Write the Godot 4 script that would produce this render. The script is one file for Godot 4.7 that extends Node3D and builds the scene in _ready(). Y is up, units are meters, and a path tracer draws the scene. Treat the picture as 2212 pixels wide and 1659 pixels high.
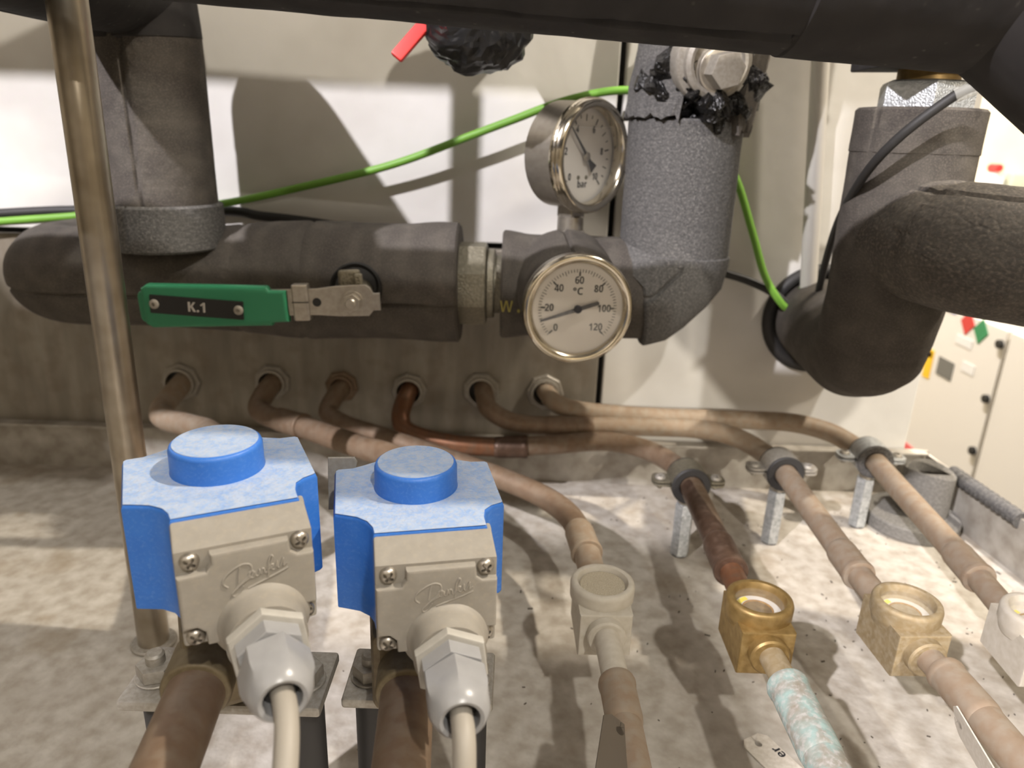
extends Node3D
# A plant room corner: refrigerant pipes, two solenoid valves, sight glasses and insulated pipes in front of a steel back panel.

const TRAY := 0.0
const WALL := -0.61
var M := {}
var used := {}

# ---------------------------------------------------------------- mesh builder
class MB:
	var v := PackedVector3Array()
	var t := PackedInt32Array()
	func add(p: Vector3) -> int:
		v.append(p)
		return v.size() - 1
	func tri(a: int, b: int, c: int) -> void:
		t.append(a); t.append(b); t.append(c)
	func quad(a: int, b: int, c: int, d: int) -> void:
		tri(a, b, c); tri(a, c, d)
	# joins rings of n points each, outward when rings run counter-clockwise seen from the end they go to
	func skin(rings: Array, closed := true) -> void:
		for i in rings.size() - 1:
			var r0: PackedInt32Array = rings[i]
			var r1: PackedInt32Array = rings[i + 1]
			var n := r0.size()
			for k in (n if closed else n - 1):
				var k2 := (k + 1) % n
				quad(r0[k], r0[k2], r1[k2], r1[k])
	func fan(ring: PackedInt32Array, flip := false) -> void:
		var c := Vector3.ZERO
		for i in ring: c += v[i]
		var m := add(c / ring.size())
		for k in ring.size():
			var k2 := (k + 1) % ring.size()
			if flip: tri(m, ring[k2], ring[k])
			else: tri(m, ring[k], ring[k2])
	func ring(pts: Array) -> PackedInt32Array:
		var r := PackedInt32Array()
		for p in pts: r.append(add(p))
		return r

func commit(mb: MB, angle := 38.0, inv := Transform3D()) -> ArrayMesh:
	var nf := mb.t.size() / 3
	var fn := PackedVector3Array()
	fn.resize(nf)
	var touching := []
	touching.resize(mb.v.size())
	for i in mb.v.size(): touching[i] = PackedInt32Array()
	var area := PackedVector3Array()
	area.resize(nf)
	for f in nf:
		var a := mb.t[f * 3]; var b := mb.t[f * 3 + 1]; var c := mb.t[f * 3 + 2]
		var n := (mb.v[b] - mb.v[a]).cross(mb.v[c] - mb.v[a])
		area[f] = n * 1.0e6
		fn[f] = area[f].normalized()
		touching[a].append(f); touching[b].append(f); touching[c].append(f)
	var lim := cos(deg_to_rad(angle))
	var P := PackedVector3Array(); var N := PackedVector3Array()
	P.resize(nf * 3); N.resize(nf * 3)
	for f in nf:
		for k in 3:
			var i := mb.t[f * 3 + (2 - k)]
			var s := Vector3.ZERO
			for g in touching[i]:
				if fn[g].dot(fn[f]) > lim: s += area[g]
			P[f * 3 + k] = inv * mb.v[i]
			var nn := s.normalized() if s.length_squared() > 0.0 else fn[f]
			N[f * 3 + k] = (inv.basis * nn).normalized()
	var arr := []
	arr.resize(Mesh.ARRAY_MAX)
	arr[Mesh.ARRAY_VERTEX] = P
	arr[Mesh.ARRAY_NORMAL] = N
	var m := ArrayMesh.new()
	m.add_surface_from_arrays(Mesh.PRIMITIVE_TRIANGLES, arr)
	return m

# ---------------------------------------------------------------- shapes (all in world coordinates)
func frame(o: Vector3, z: Vector3, up := Vector3.UP) -> Transform3D:
	z = z.normalized()
	if absf(z.dot(up)) > 0.98: up = Vector3.FORWARD if absf(z.dot(Vector3.FORWARD)) < 0.9 else Vector3.RIGHT
	var x := up.cross(z).normalized()
	return Transform3D(Basis(x, z.cross(x), z), o)

func yawed(o: Vector3, deg: float) -> Transform3D:
	return Transform3D(Basis(Vector3.UP, deg_to_rad(deg)), o)

func circle(xf: Transform3D, r: float, h: float, n: int, turn := 0.0) -> Array:
	var a := []
	for k in n:
		var th := TAU * k / n + turn
		a.append(xf * Vector3(cos(th) * r, sin(th) * r, h))
	return a

# profile of (radius, height along z) turned about the frame's z
func lathe(mb: MB, xf: Transform3D, prof: Array, n := 40, closed_start := true, closed_end := true) -> void:
	var rings := []
	for p in prof: rings.append(mb.ring(circle(xf, maxf(p[0], 0.00001), p[1], n)))
	mb.skin(rings)
	if closed_start: mb.fan(rings[0], true)
	if closed_end: mb.fan(rings[-1])

func inset(poly: PackedVector2Array, d: float) -> PackedVector2Array:
	var out := PackedVector2Array()
	var n := poly.size()
	for i in n:
		var a := (poly[i] - poly[(i + n - 1) % n]).normalized()
		var b := (poly[(i + 1) % n] - poly[i]).normalized()
		var na := Vector2(-a.y, a.x); var nb := Vector2(-b.y, b.x)
		var m := (na + nb)
		var q := 1.0 + na.dot(nb)
		out.append(poly[i] + m * (d / maxf(q, 0.35)))
	return out

# polygon (counter-clockwise in the frame's xy) pushed along z from h0 to h1, its edges bevelled
func prism(mb: MB, xf: Transform3D, poly: PackedVector2Array, h0: float, h1: float, bev := 0.0, bev0 := -1.0) -> void:
	if bev0 < 0.0: bev0 = bev
	var rings := []
	var levels := []
	if bev0 > 0.0: levels.append([bev0, h0]); levels.append([bev0 * 0.3, h0 + bev0 * 0.3]); levels.append([0.0, h0 + bev0])
	else: levels.append([0.0, h0])
	if bev > 0.0: levels.append([0.0, h1 - bev]); levels.append([bev * 0.3, h1 - bev * 0.3]); levels.append([bev, h1])
	else: levels.append([0.0, h1])
	for l in levels:
		var pts := []
		for p in inset(poly, l[0]): pts.append(xf * Vector3(p.x, p.y, l[1]))
		rings.append(mb.ring(pts))
	mb.skin(rings)
	var tri := Geometry2D.triangulate_polygon(poly)
	var i := 0
	while i < tri.size():
		var a := poly[tri[i]]; var b := poly[tri[i + 1]]; var c := poly[tri[i + 2]]
		var ccw := (b - a).cross(c - a) > 0.0
		var e: PackedInt32Array = rings[-1]; var s: PackedInt32Array = rings[0]
		if ccw: mb.tri(e[tri[i]], e[tri[i + 1]], e[tri[i + 2]]); mb.tri(s[tri[i]], s[tri[i + 2]], s[tri[i + 1]])
		else: mb.tri(e[tri[i]], e[tri[i + 2]], e[tri[i + 1]]); mb.tri(s[tri[i]], s[tri[i + 1]], s[tri[i + 2]])
		i += 3

func rounded(w: float, h: float, r: float, n := 4, c := Vector2.ZERO) -> PackedVector2Array:
	var p := PackedVector2Array()
	for q in 4:
		var cx := (w / 2 - r) * (1 if q == 0 or q == 3 else -1)
		var cy := (h / 2 - r) * (1 if q < 2 else -1)
		for k in n + 1:
			var th := PI / 2 * (q + float(k) / n)
			p.append(c + Vector2(cx + cos(th) * r, cy + sin(th) * r))
	return p

func ngon(r: float, n: int, turn := 0.0) -> PackedVector2Array:
	var p := PackedVector2Array()
	for k in n: p.append(Vector2(cos(TAU * k / n + turn), sin(TAU * k / n + turn)) * r)
	return p

# box centred on the frame's origin
func box(mb: MB, xf: Transform3D, size: Vector3, bev := 0.001) -> void:
	bev = minf(bev, minf(size.x, minf(size.y, size.z)) * 0.3)
	var p := PackedVector2Array([Vector2(-size.x, -size.y) / 2, Vector2(size.x, -size.y) / 2, Vector2(size.x, size.y) / 2, Vector2(-size.x, size.y) / 2])
	if bev > 0.0: p = rounded(size.x, size.y, bev, 2)
	prism(mb, xf, p, -size.z / 2, size.z / 2, bev)

func bx(a: Vector3, b: Vector3, bev := 0.001) -> MB:
	var mb := MB.new()
	box(mb, Transform3D(Basis(), (a + b) / 2), (b - a).abs(), bev)
	return mb

# corners of a path rounded with radius r
func fillet(pts: Array, r: float, n := 8) -> Array:
	var out := [pts[0]]
	for i in range(1, pts.size() - 1):
		var a: Vector3 = (pts[i - 1] - pts[i]); var b: Vector3 = (pts[i + 1] - pts[i])
		var d := minf(r, minf(a.length(), b.length()) * 0.48)
		var p0: Vector3 = pts[i] + a.normalized() * d; var p1: Vector3 = pts[i] + b.normalized() * d
		for k in n + 1:
			var t := float(k) / n
			out.append(p0.lerp(pts[i], t).lerp((pts[i] as Vector3).lerp(p1, t), t))
	out.append(pts[-1])
	return out

func spline(pts: Array, n := 8) -> Array:
	var out := []
	for i in pts.size() - 1:
		var p0: Vector3 = pts[maxi(i - 1, 0)]; var p1: Vector3 = pts[i]; var p2: Vector3 = pts[i + 1]; var p3: Vector3 = pts[mini(i + 2, pts.size() - 1)]
		for k in n: out.append(p1.cubic_interpolate(p2, p0, p3, float(k) / n))
	out.append(pts[-1])
	return out

# evenly spaced points along a path
func resample(pts: Array, step: float) -> Array:
	var out := [pts[0]]
	for i in pts.size() - 1:
		var a: Vector3 = pts[i]; var b: Vector3 = pts[i + 1]
		var m := maxi(1, int(ceil(a.distance_to(b) / step)))
		for k in range(1, m + 1): out.append(a.lerp(b, float(k) / m))
	return out

# round tube along a path; rf(s, theta) multiplies the radius (s = length so far); theta 0 points to "up0"
func tube(mb: MB, pts: Array, r: float, n := 16, rf = null, up0 := Vector3.UP, cap := 0.0, caps := true) -> void:
	var rings := []
	var tan0: Vector3 = (pts[1] - pts[0]).normalized()
	var u := (up0 - tan0 * up0.dot(tan0))
	if u.length() < 0.05: u = Vector3.RIGHT - tan0 * tan0.x
	u = u.normalized()
	var s := 0.0
	var last := tan0
	for i in pts.size():
		var tg: Vector3
		if i == 0: tg = tan0
		elif i == pts.size() - 1: tg = (pts[i] - pts[i - 1]).normalized()
		else: tg = ((pts[i] - pts[i - 1]).normalized() + (pts[i + 1] - pts[i]).normalized()).normalized()
		if i > 0:
			s += (pts[i] as Vector3).distance_to(pts[i - 1])
			var ax := last.cross(tg)
			if ax.length() > 1e-6: u = u.rotated(ax.normalized(), last.angle_to(tg))
			u = (u - tg * u.dot(tg)).normalized()
		last = tg
		var w := tg.cross(u)
		var a := []
		for k in n:
			var th := TAU * k / n
			var q := r
			if rf != null: q *= rf.call(s, th)
			a.append(pts[i] + (u * cos(th) + w * sin(th)) * q)
		if i == 0 and cap > 0.0:
			var c0 := []
			for p in a: c0.append((pts[0] as Vector3).lerp(p, 1.0 - cap / r) - tg * cap)
			rings.append(mb.ring(c0))
		rings.append(mb.ring(a))
		if i == pts.size() - 1 and cap > 0.0:
			var c1 := []
			for p in a: c1.append((pts[i] as Vector3).lerp(p, 1.0 - cap / r) + tg * cap)
			rings.append(mb.ring(c1))
	mb.skin(rings)
	if caps:
		mb.fan(rings[0], true)
		mb.fan(rings[-1])

func cyl(mb: MB, a: Vector3, b: Vector3, r: float, n := 24, bev := 0.0008) -> void:
	var h := a.distance_to(b)
	lathe(mb, frame(a, b - a), [[r - bev, 0], [r, bev], [r, h - bev], [r - bev, h]], n)

func hexnut(mb: MB, xf: Transform3D, across: float, h: float, bev := 0.0008, n := 6, turn := 0.0) -> void:
	prism(mb, xf, ngon(across / 2 / cos(PI / n), n, turn), 0, h, bev)

# screw head with a cross recess, its flat side on the frame's xy
func screwhead(mb: MB, xf: Transform3D, r: float, h: float) -> void:
	var rings := []
	var n := 48
	for j in range(12, 0, -1):
		var q := r * j / 12.0
		var a := []
		for k in n:
			var th := TAU * k / n
			var x := cos(th) * q; var y := sin(th) * q
			var z := h * sqrt(maxf(0.0, 1.0 - pow(q / r, 2.4)))
			if (absf(x) < r * 0.13 or absf(y) < r * 0.13) and q < r * 0.62: z -= h * 0.55
			a.append(xf * Vector3(x, y, z))
		rings.append(mb.ring(a))
	mb.skin(rings)
	mb.fan(rings[-1])

# ---------------------------------------------------------------- things and parts
func numbered(called: String) -> String:
	used[called] = used.get(called, -1) + 1
	return called if used[called] == 0 else "%s_%03d" % [called, used[called]]

func thing(called: String, label: String, category: String, at: Vector3, yaw := 0.0, group := "") -> Node3D:
	var o := Node3D.new()
	o.name = numbered(called)
	add_child(o)
	o.position = at
	o.rotation_degrees.y = yaw
	o.set_meta("label", label)
	o.set_meta("category", category)
	if group: o.set_meta("group", group)
	return o

func part(called: String, mb: MB, mat: Material, parent: Node3D, angle := 38.0, label := "") -> MeshInstance3D:
	var o := MeshInstance3D.new()
	o.name = called
	o.mesh = commit(mb, angle, parent.global_transform.affine_inverse())
	o.material_override = mat
	parent.add_child(o, true)
	if label: o.set_meta("label", label)
	return o

func single(called: String, mb: MB, mat: Material, at: Vector3, label: String, category: String, group := "", angle := 38.0) -> MeshInstance3D:
	var o := MeshInstance3D.new()
	o.name = numbered(called)
	o.mesh = commit(mb, angle, Transform3D(Basis(), -at))
	o.material_override = mat
	add_child(o)
	o.position = at
	if label: o.set_meta("label", label)
	if category: o.set_meta("category", category)
	if group: o.set_meta("group", group)
	return o

func struct(called: String, mb: MB, mat: Material, at := Vector3.ZERO) -> MeshInstance3D:
	var o := single(called, mb, mat, at, "", "")
	o.set_meta("kind", "structure")
	return o

# lettering as thin raised shapes, in the frame's xy, centred
func letters(called: String, text: String, xf: Transform3D, height: float, mat: Material, parent: Node3D, depth := 0.0002, font := "Droid Sans", bold := 600, squeeze := 1.0) -> MeshInstance3D:
	var f := SystemFont.new()
	f.font_names = PackedStringArray([font])
	f.font_weight = bold
	var t := TextMesh.new()
	t.font = f
	t.text = text
	t.font_size = 64
	t.pixel_size = height / 46.0
	t.depth = depth
	t.curve_step = 3.0
	var o := MeshInstance3D.new()
	o.name = called
	o.mesh = t
	o.material_override = mat
	parent.add_child(o, true)
	o.global_transform = xf * Transform3D(Basis.from_scale(Vector3(squeeze, 1, 1)), Vector3.ZERO)
	return o

# ---------------------------------------------------------------- materials
func noise(freq: float, octaves := 4, kind := FastNoiseLite.TYPE_SIMPLEX_SMOOTH, sd := 1, cell := FastNoiseLite.RETURN_DISTANCE) -> FastNoiseLite:
	var f := FastNoiseLite.new()
	f.noise_type = kind
	f.frequency = freq
	f.fractal_octaves = octaves
	f.seed = sd
	f.cellular_return_type = cell
	return f

func ramp_tex(f: FastNoiseLite, stops: Array, size := 512) -> NoiseTexture2D:
	var g := Gradient.new()
	var off := PackedFloat32Array(); var col := PackedColorArray()
	for s in stops:
		off.append(s[0]); col.append(s[1])
	g.offsets = off
	g.colors = col
	var t := NoiseTexture2D.new()
	t.width = size; t.height = size
	t.seamless = true
	t.noise = f
	t.color_ramp = g
	return t

func c(r: int, g: int, b: int) -> Color:
	return Color8(r, g, b)

func plain(col: Color, rough := 0.6, metal := 0.0, spec := 0.5) -> StandardMaterial3D:
	var m := StandardMaterial3D.new()
	m.albedo_color = col
	m.roughness = rough
	m.metallic = metal
	m.metallic_specular = spec
	return m

func surf(tex: Texture2D, per_m: float, rough := 0.6, metal := 0.0, bump: Texture2D = null, bump_cm := 0.0, spec := 0.5) -> StandardMaterial3D:
	var m := plain(Color.WHITE, rough, metal, spec)
	m.albedo_texture = tex
	m.uv1_triplanar = true
	m.uv1_world_triplanar = true
	m.uv1_scale = Vector3.ONE * per_m
	if bump:
		m.heightmap_enabled = true
		m.heightmap_texture = bump
		m.heightmap_scale = bump_cm
	return m

func over(m: StandardMaterial3D, tex: Texture2D, per_m: float) -> StandardMaterial3D:
	m.detail_enabled = true
	m.detail_albedo = tex
	m.detail_blend_mode = BaseMaterial3D.BLEND_MODE_MIX
	m.detail_uv_layer = BaseMaterial3D.DETAIL_UV_2
	m.uv2_triplanar = true
	m.uv2_world_triplanar = true
	m.uv2_scale = Vector3.ONE * per_m
	return m

func make_materials() -> void:
	var grey := [[0.0, Color.BLACK], [1.0, Color.WHITE]]
	var fine := ramp_tex(noise(0.06, 3, FastNoiseLite.TYPE_SIMPLEX_SMOOTH, 3), grey)
	var peel := ramp_tex(noise(0.035, 2, FastNoiseLite.TYPE_SIMPLEX_SMOOTH, 5), grey)
	var crackle := ramp_tex(noise(0.05, 2, FastNoiseLite.TYPE_CELLULAR, 7, FastNoiseLite.RETURN_DISTANCE2_SUB), [[0.0, Color.BLACK], [0.35, Color.WHITE], [1.0, Color.WHITE]])
	var streak := ramp_tex(noise(0.02, 4, FastNoiseLite.TYPE_PERLIN, 9), grey)
	# foam rubber: black, with brown grey dust lying in blotches
	var dust_clear := func(col: Color, lo: float, hi: float, most: float) -> Array:
		return [[0.0, Color(col, 0.0)], [lo, Color(col, 0.0)], [hi, Color(col, most)], [1.0, Color(col, most)]]
	var foam_base := ramp_tex(noise(0.012, 5, FastNoiseLite.TYPE_SIMPLEX_SMOOTH, 11), [[0.0, c(62, 58, 55)], [0.45, c(70, 66, 62)], [0.6, c(76, 72, 67)], [1.0, c(88, 83, 77)]])
	M.foam = over(surf(foam_base, 7.0, 0.86, 0.0, peel, 0.035, 0.35), ramp_tex(noise(0.09, 4, FastNoiseLite.TYPE_SIMPLEX_SMOOTH, 13), dust_clear.call(c(122, 114, 104), 0.5, 0.85, 0.4)), 16.0)
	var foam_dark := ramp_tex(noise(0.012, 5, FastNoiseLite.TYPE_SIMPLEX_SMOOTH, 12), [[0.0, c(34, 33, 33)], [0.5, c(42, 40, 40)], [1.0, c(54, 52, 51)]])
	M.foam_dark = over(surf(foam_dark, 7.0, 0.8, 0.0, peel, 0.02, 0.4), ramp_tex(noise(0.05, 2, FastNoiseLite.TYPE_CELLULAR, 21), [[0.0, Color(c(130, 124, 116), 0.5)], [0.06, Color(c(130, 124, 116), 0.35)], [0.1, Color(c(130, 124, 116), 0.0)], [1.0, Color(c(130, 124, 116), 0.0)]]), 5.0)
	M.foam_crackle = over(surf(foam_base, 7.0, 0.82, 0.0, crackle, 0.03, 0.4), ramp_tex(noise(0.09, 4, FastNoiseLite.TYPE_SIMPLEX_SMOOTH, 14), dust_clear.call(c(140, 130, 116), 0.5, 0.85, 0.45)), 9.0)
	M.foam_grey = over(surf(ramp_tex(noise(0.05, 5, FastNoiseLite.TYPE_SIMPLEX_SMOOTH, 15), [[0.0, c(66, 65, 65)], [0.5, c(82, 81, 80)], [1.0, c(104, 102, 100)]]), 12.0, 0.9, 0.0, fine, 0.03, 0.3), ramp_tex(noise(0.12, 3, FastNoiseLite.TYPE_SIMPLEX_SMOOTH, 16), dust_clear.call(c(150, 147, 143), 0.55, 0.85, 0.5)), 10.0)
	M.glue = plain(c(14, 13, 13), 0.35, 0.0, 0.5)
	M.glue.heightmap_enabled = true
	M.glue.heightmap_texture = ramp_tex(noise(0.03, 5, FastNoiseLite.TYPE_SIMPLEX_SMOOTH, 18), grey)
	M.glue.heightmap_scale = 0.25
	M.glue.uv1_triplanar = true
	M.glue.uv1_world_triplanar = true
	M.glue.uv1_scale = Vector3.ONE * 12.0
	M.rubber = plain(c(38, 37, 37), 0.6)
	M.black = plain(c(20, 20, 20), 0.5)
	M.wrap = plain(c(26, 26, 27), 0.3)
	# back panels and tray
	M.panel_white = surf(ramp_tex(noise(0.008, 4, FastNoiseLite.TYPE_SIMPLEX_SMOOTH, 31), [[0.0, c(196, 193, 187)], [0.5, c(208, 206, 201)], [1.0, c(216, 214, 210)]]), 2.0, 0.5, 0.0, fine, 0.012, 0.5)
	M.panel_steel = over(surf(ramp_tex(noise(0.01, 5, FastNoiseLite.TYPE_SIMPLEX_SMOOTH, 33), [[0.0, c(118, 112, 101)], [0.5, c(134, 128, 117)], [1.0, c(148, 143, 133)]]), 2.5, 0.5, 0.25), ramp_tex(noise(0.03, 4, FastNoiseLite.TYPE_PERLIN, 34), dust_clear.call(c(112, 100, 84), 0.5, 0.85, 0.5)), 3.0)
	(M.panel_steel as StandardMaterial3D).uv1_scale = Vector3(9.0, 1.6, 9.0)
	var tray_base := ramp_tex(noise(0.014, 7, FastNoiseLite.TYPE_SIMPLEX_SMOOTH, 35), [[0.0, c(150, 142, 129)], [0.35, c(164, 157, 146)], [0.6, c(174, 168, 158)], [1.0, c(188, 183, 174)]], 1024)
	var tray_stain := ramp_tex(noise(0.006, 6, FastNoiseLite.TYPE_SIMPLEX_SMOOTH, 36), [[0.0, Color(c(128, 112, 88), 0.5)], [0.2, Color(c(136, 120, 96), 0.35)], [0.36, Color(c(140, 124, 100), 0.0)], [1.0, Color(c(140, 124, 100), 0.0)]], 1024)
	M.tray = over(surf(tray_base, 4.5, 0.6, 0.0, fine, 0.03, 0.45), tray_stain, 2.3)
	M.tray_lip = surf(ramp_tex(noise(0.02, 5, FastNoiseLite.TYPE_SIMPLEX_SMOOTH, 37), [[0.0, c(140, 133, 122)], [0.5, c(166, 161, 152)], [1.0, c(186, 182, 174)]]), 4.0, 0.5, 0.2)
	# metals
	M.stainless = surf(ramp_tex(noise(0.02, 3, FastNoiseLite.TYPE_SIMPLEX_SMOOTH, 41), [[0.0, c(150, 140, 124)], [1.0, c(186, 178, 164)]]), 4.0, 0.33, 1.0)
	M.steel = surf(ramp_tex(noise(0.03, 4, FastNoiseLite.TYPE_SIMPLEX_SMOOTH, 42), [[0.0, c(158, 151, 140)], [0.5, c(170, 164, 154)], [1.0, c(182, 177, 168)]]), 12.0, 0.36, 0.85)
	M.steel_dusty = surf(ramp_tex(noise(0.05, 4, FastNoiseLite.TYPE_SIMPLEX_SMOOTH, 43), [[0.0, c(138, 132, 122)], [0.5, c(152, 147, 138)], [1.0, c(166, 162, 154)]]), 14.0, 0.55, 0.45)
	M.polished = plain(c(205, 197, 180), 0.16, 1.0)
	M.zinc = surf(ramp_tex(noise(0.03, 3, FastNoiseLite.TYPE_CELLULAR, 44, FastNoiseLite.RETURN_CELL_VALUE), [[0.0, c(150, 154, 156)], [0.5, c(186, 190, 192)], [1.0, c(216, 219, 220)]]), 30.0, 0.42, 0.75, fine, 0.05)
	M.nickel = surf(ramp_tex(noise(0.04, 4, FastNoiseLite.TYPE_SIMPLEX_SMOOTH, 45), [[0.0, c(112, 107, 94)], [0.5, c(128, 123, 108)], [1.0, c(146, 140, 124)]]), 16.0, 0.5, 0.7, fine, 0.04)
	M.brass = surf(ramp_tex(noise(0.02, 4, FastNoiseLite.TYPE_SIMPLEX_SMOOTH, 46), [[0.0, c(112, 90, 50)], [0.5, c(134, 110, 66)], [1.0, c(152, 130, 86)]]), 14.0, 0.45, 0.55)
	M.brass_dusty = over(surf(ramp_tex(noise(0.02, 4, FastNoiseLite.TYPE_SIMPLEX_SMOOTH, 47), [[0.0, c(134, 116, 84)], [0.5, c(146, 129, 98)], [1.0, c(158, 142, 112)]]), 12.0, 0.6, 0.3), ramp_tex(noise(0.05, 4, FastNoiseLite.TYPE_SIMPLEX_SMOOTH, 48), dust_clear.call(c(168, 156, 134), 0.4, 0.9, 0.7)), 9.0)
	M.cream_dusty = surf(ramp_tex(noise(0.03, 4, FastNoiseLite.TYPE_SIMPLEX_SMOOTH, 49), [[0.0, c(176, 168, 152)], [0.5, c(186, 179, 165)], [1.0, c(196, 190, 178)]]), 10.0, 0.7)
	var dusty := func(sd: int, a: Color, b: Color, dcol: Color, lo: float, hi: float, most: float, rough: float, metal: float) -> StandardMaterial3D:
		return over(surf(ramp_tex(noise(0.02, 4, FastNoiseLite.TYPE_SIMPLEX_SMOOTH, sd), [[0.0, a], [1.0, b]]), 14.0, rough, metal), ramp_tex(noise(0.03, 5, FastNoiseLite.TYPE_SIMPLEX_SMOOTH, sd + 1), dust_clear.call(dcol, lo, hi, most)), 7.0)
	M.copper_dusty = dusty.call(51, c(136, 116, 96), c(148, 130, 110), c(150, 138, 122), 0.35, 0.7, 0.85, 0.62, 0.15)
	M.copper_brown = dusty.call(53, c(108, 88, 70), c(126, 105, 85), c(128, 113, 97), 0.38, 0.75, 0.8, 0.55, 0.3)
	M.copper = dusty.call(55, c(112, 76, 54), c(134, 94, 68), c(108, 88, 72), 0.45, 0.8, 0.7, 0.4, 0.6)
	M.copper_dark = dusty.call(57, c(74, 56, 45), c(92, 71, 57), c(132, 112, 98), 0.5, 0.9, 0.5, 0.42, 0.45)
	M.olive = surf(ramp_tex(noise(0.03, 4, FastNoiseLite.TYPE_SIMPLEX_SMOOTH, 50), [[0.0, c(92, 80, 58)], [1.0, c(118, 106, 82)]]), 14.0, 0.6, 0.2)
	M.foam_pale = surf(ramp_tex(noise(0.05, 5, FastNoiseLite.TYPE_SIMPLEX_SMOOTH, 17), [[0.0, c(98, 96, 93)], [0.5, c(112, 110, 106)], [1.0, c(130, 128, 124)]]), 12.0, 0.9, 0.0, fine, 0.03, 0.3)
	M.verdigris = over(surf(ramp_tex(noise(0.012, 5, FastNoiseLite.TYPE_SIMPLEX_SMOOTH, 59), [[0.0, c(122, 110, 92)], [0.45, c(142, 140, 130)], [0.58, c(134, 150, 143)], [0.75, c(142, 166, 160)], [1.0, c(160, 180, 174)]]), 14.0, 0.75), ramp_tex(noise(0.06, 4, FastNoiseLite.TYPE_SIMPLEX_SMOOTH, 60), dust_clear.call(c(182, 176, 172), 0.5, 0.8, 0.7)), 10.0)
	# plastics
	M.blue = over(surf(ramp_tex(noise(0.02, 3, FastNoiseLite.TYPE_SIMPLEX_SMOOTH, 61), [[0.0, c(46, 106, 192)], [1.0, c(52, 114, 200)]]), 10.0, 0.45), ramp_tex(noise(0.05, 5, FastNoiseLite.TYPE_SIMPLEX_SMOOTH, 62), dust_clear.call(c(120, 160, 214), 0.55, 0.95, 0.25)), 22.0)
	M.blue_dust = over(surf(ramp_tex(noise(0.02, 5, FastNoiseLite.TYPE_SIMPLEX_SMOOTH, 63), [[0.0, c(128, 158, 204)], [0.42, c(142, 166, 202)], [0.6, c(154, 173, 202)], [1.0, c(166, 180, 202)]]), 16.0, 0.8, 0.0, fine, 0.02), ramp_tex(noise(0.05, 5, FastNoiseLite.TYPE_SIMPLEX_SMOOTH, 64), dust_clear.call(c(178, 181, 186), 0.4, 0.9, 0.6)), 20.0)
	M.box_grey = over(surf(ramp_tex(noise(0.02, 4, FastNoiseLite.TYPE_SIMPLEX_SMOOTH, 65), [[0.0, c(136, 131, 122)], [1.0, c(148, 143, 134)]]), 14.0, 0.6), ramp_tex(noise(0.05, 5, FastNoiseLite.TYPE_SIMPLEX_SMOOTH, 66), dust_clear.call(c(158, 149, 134), 0.55, 0.9, 0.5)), 14.0)
	M.gland = surf(ramp_tex(noise(0.02, 4, FastNoiseLite.TYPE_SIMPLEX_SMOOTH, 67), [[0.0, c(142, 142, 143)], [1.0, c(154, 154, 155)]]), 14.0, 0.3)
	M.gland_pale = surf(ramp_tex(noise(0.03, 4, FastNoiseLite.TYPE_SIMPLEX_SMOOTH, 68), [[0.0, c(164, 160, 152)], [1.0, c(178, 175, 168)]]), 18.0, 0.55)
	M.cable_grey = plain(c(154, 148, 138), 0.55)
	M.green = plain(c(40, 122, 86), 0.42)
	M.red = plain(c(206, 52, 48), 0.4)
	M.wire_green = plain(c(108, 158, 56), 0.5)
	M.dial = plain(c(214, 210, 204), 0.55)
	M.ink = plain(c(28, 30, 36), 0.6)
	M.pointer = plain(c(34, 35, 44), 0.4)
	M.yellow_print = plain(c(150, 140, 70), 0.7)
	M.engraved = plain(c(170, 166, 160), 0.6)
	M.tag = surf(ramp_tex(noise(0.04, 4, FastNoiseLite.TYPE_SIMPLEX_SMOOTH, 71), [[0.0, c(186, 178, 164)], [1.0, c(212, 206, 196)]]), 14.0, 0.5)
	M.tag_dark = plain(c(96, 88, 78), 0.5)
	M.conduit = plain(c(204, 201, 194), 0.45)
	M.clear = plain(Color(0.93, 0.93, 0.9, 0.22), 0.08)
	M.clear.transparency = BaseMaterial3D.TRANSPARENCY_ALPHA
	M.pane = plain(Color(0.97, 0.97, 0.96, 0.05), 0.03)
	M.pane.transparency = BaseMaterial3D.TRANSPARENCY_ALPHA
	M.amber = surf(ramp_tex(noise(0.02, 4, FastNoiseLite.TYPE_SIMPLEX_SMOOTH, 73), [[0.0, c(130, 92, 40)], [1.0, c(172, 134, 72)]]), 40.0, 0.25, 0.3)
	M.label_yellow = plain(c(216, 200, 60), 0.6)
	M.pale_ring = plain(c(196, 192, 184), 0.5)
	M.dust = surf(ramp_tex(noise(0.08, 4, FastNoiseLite.TYPE_SIMPLEX_SMOOTH, 74), [[0.0, c(150, 138, 116)], [0.5, c(178, 168, 146)], [1.0, c(200, 192, 174)]]), 30.0, 0.9, 0.0, fine, 0.05)
	M.crumb = plain(c(62, 54, 44), 0.8)
	# the room; unseen walls, floor and ceiling are kept dark to limit bounced light
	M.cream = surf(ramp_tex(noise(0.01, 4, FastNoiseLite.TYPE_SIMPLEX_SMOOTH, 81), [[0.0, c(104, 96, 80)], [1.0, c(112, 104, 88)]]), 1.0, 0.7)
	M.cabinet = plain(c(224, 220, 212), 0.45)
	M.concrete = surf(ramp_tex(noise(0.01, 5, FastNoiseLite.TYPE_SIMPLEX_SMOOTH, 83), [[0.0, c(64, 62, 58)], [1.0, c(84, 80, 76)]]), 1.0, 0.7)
	M.white = plain(c(226, 225, 222), 0.6)
	M.ceiling = plain(c(84, 82, 78), 0.8)
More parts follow.
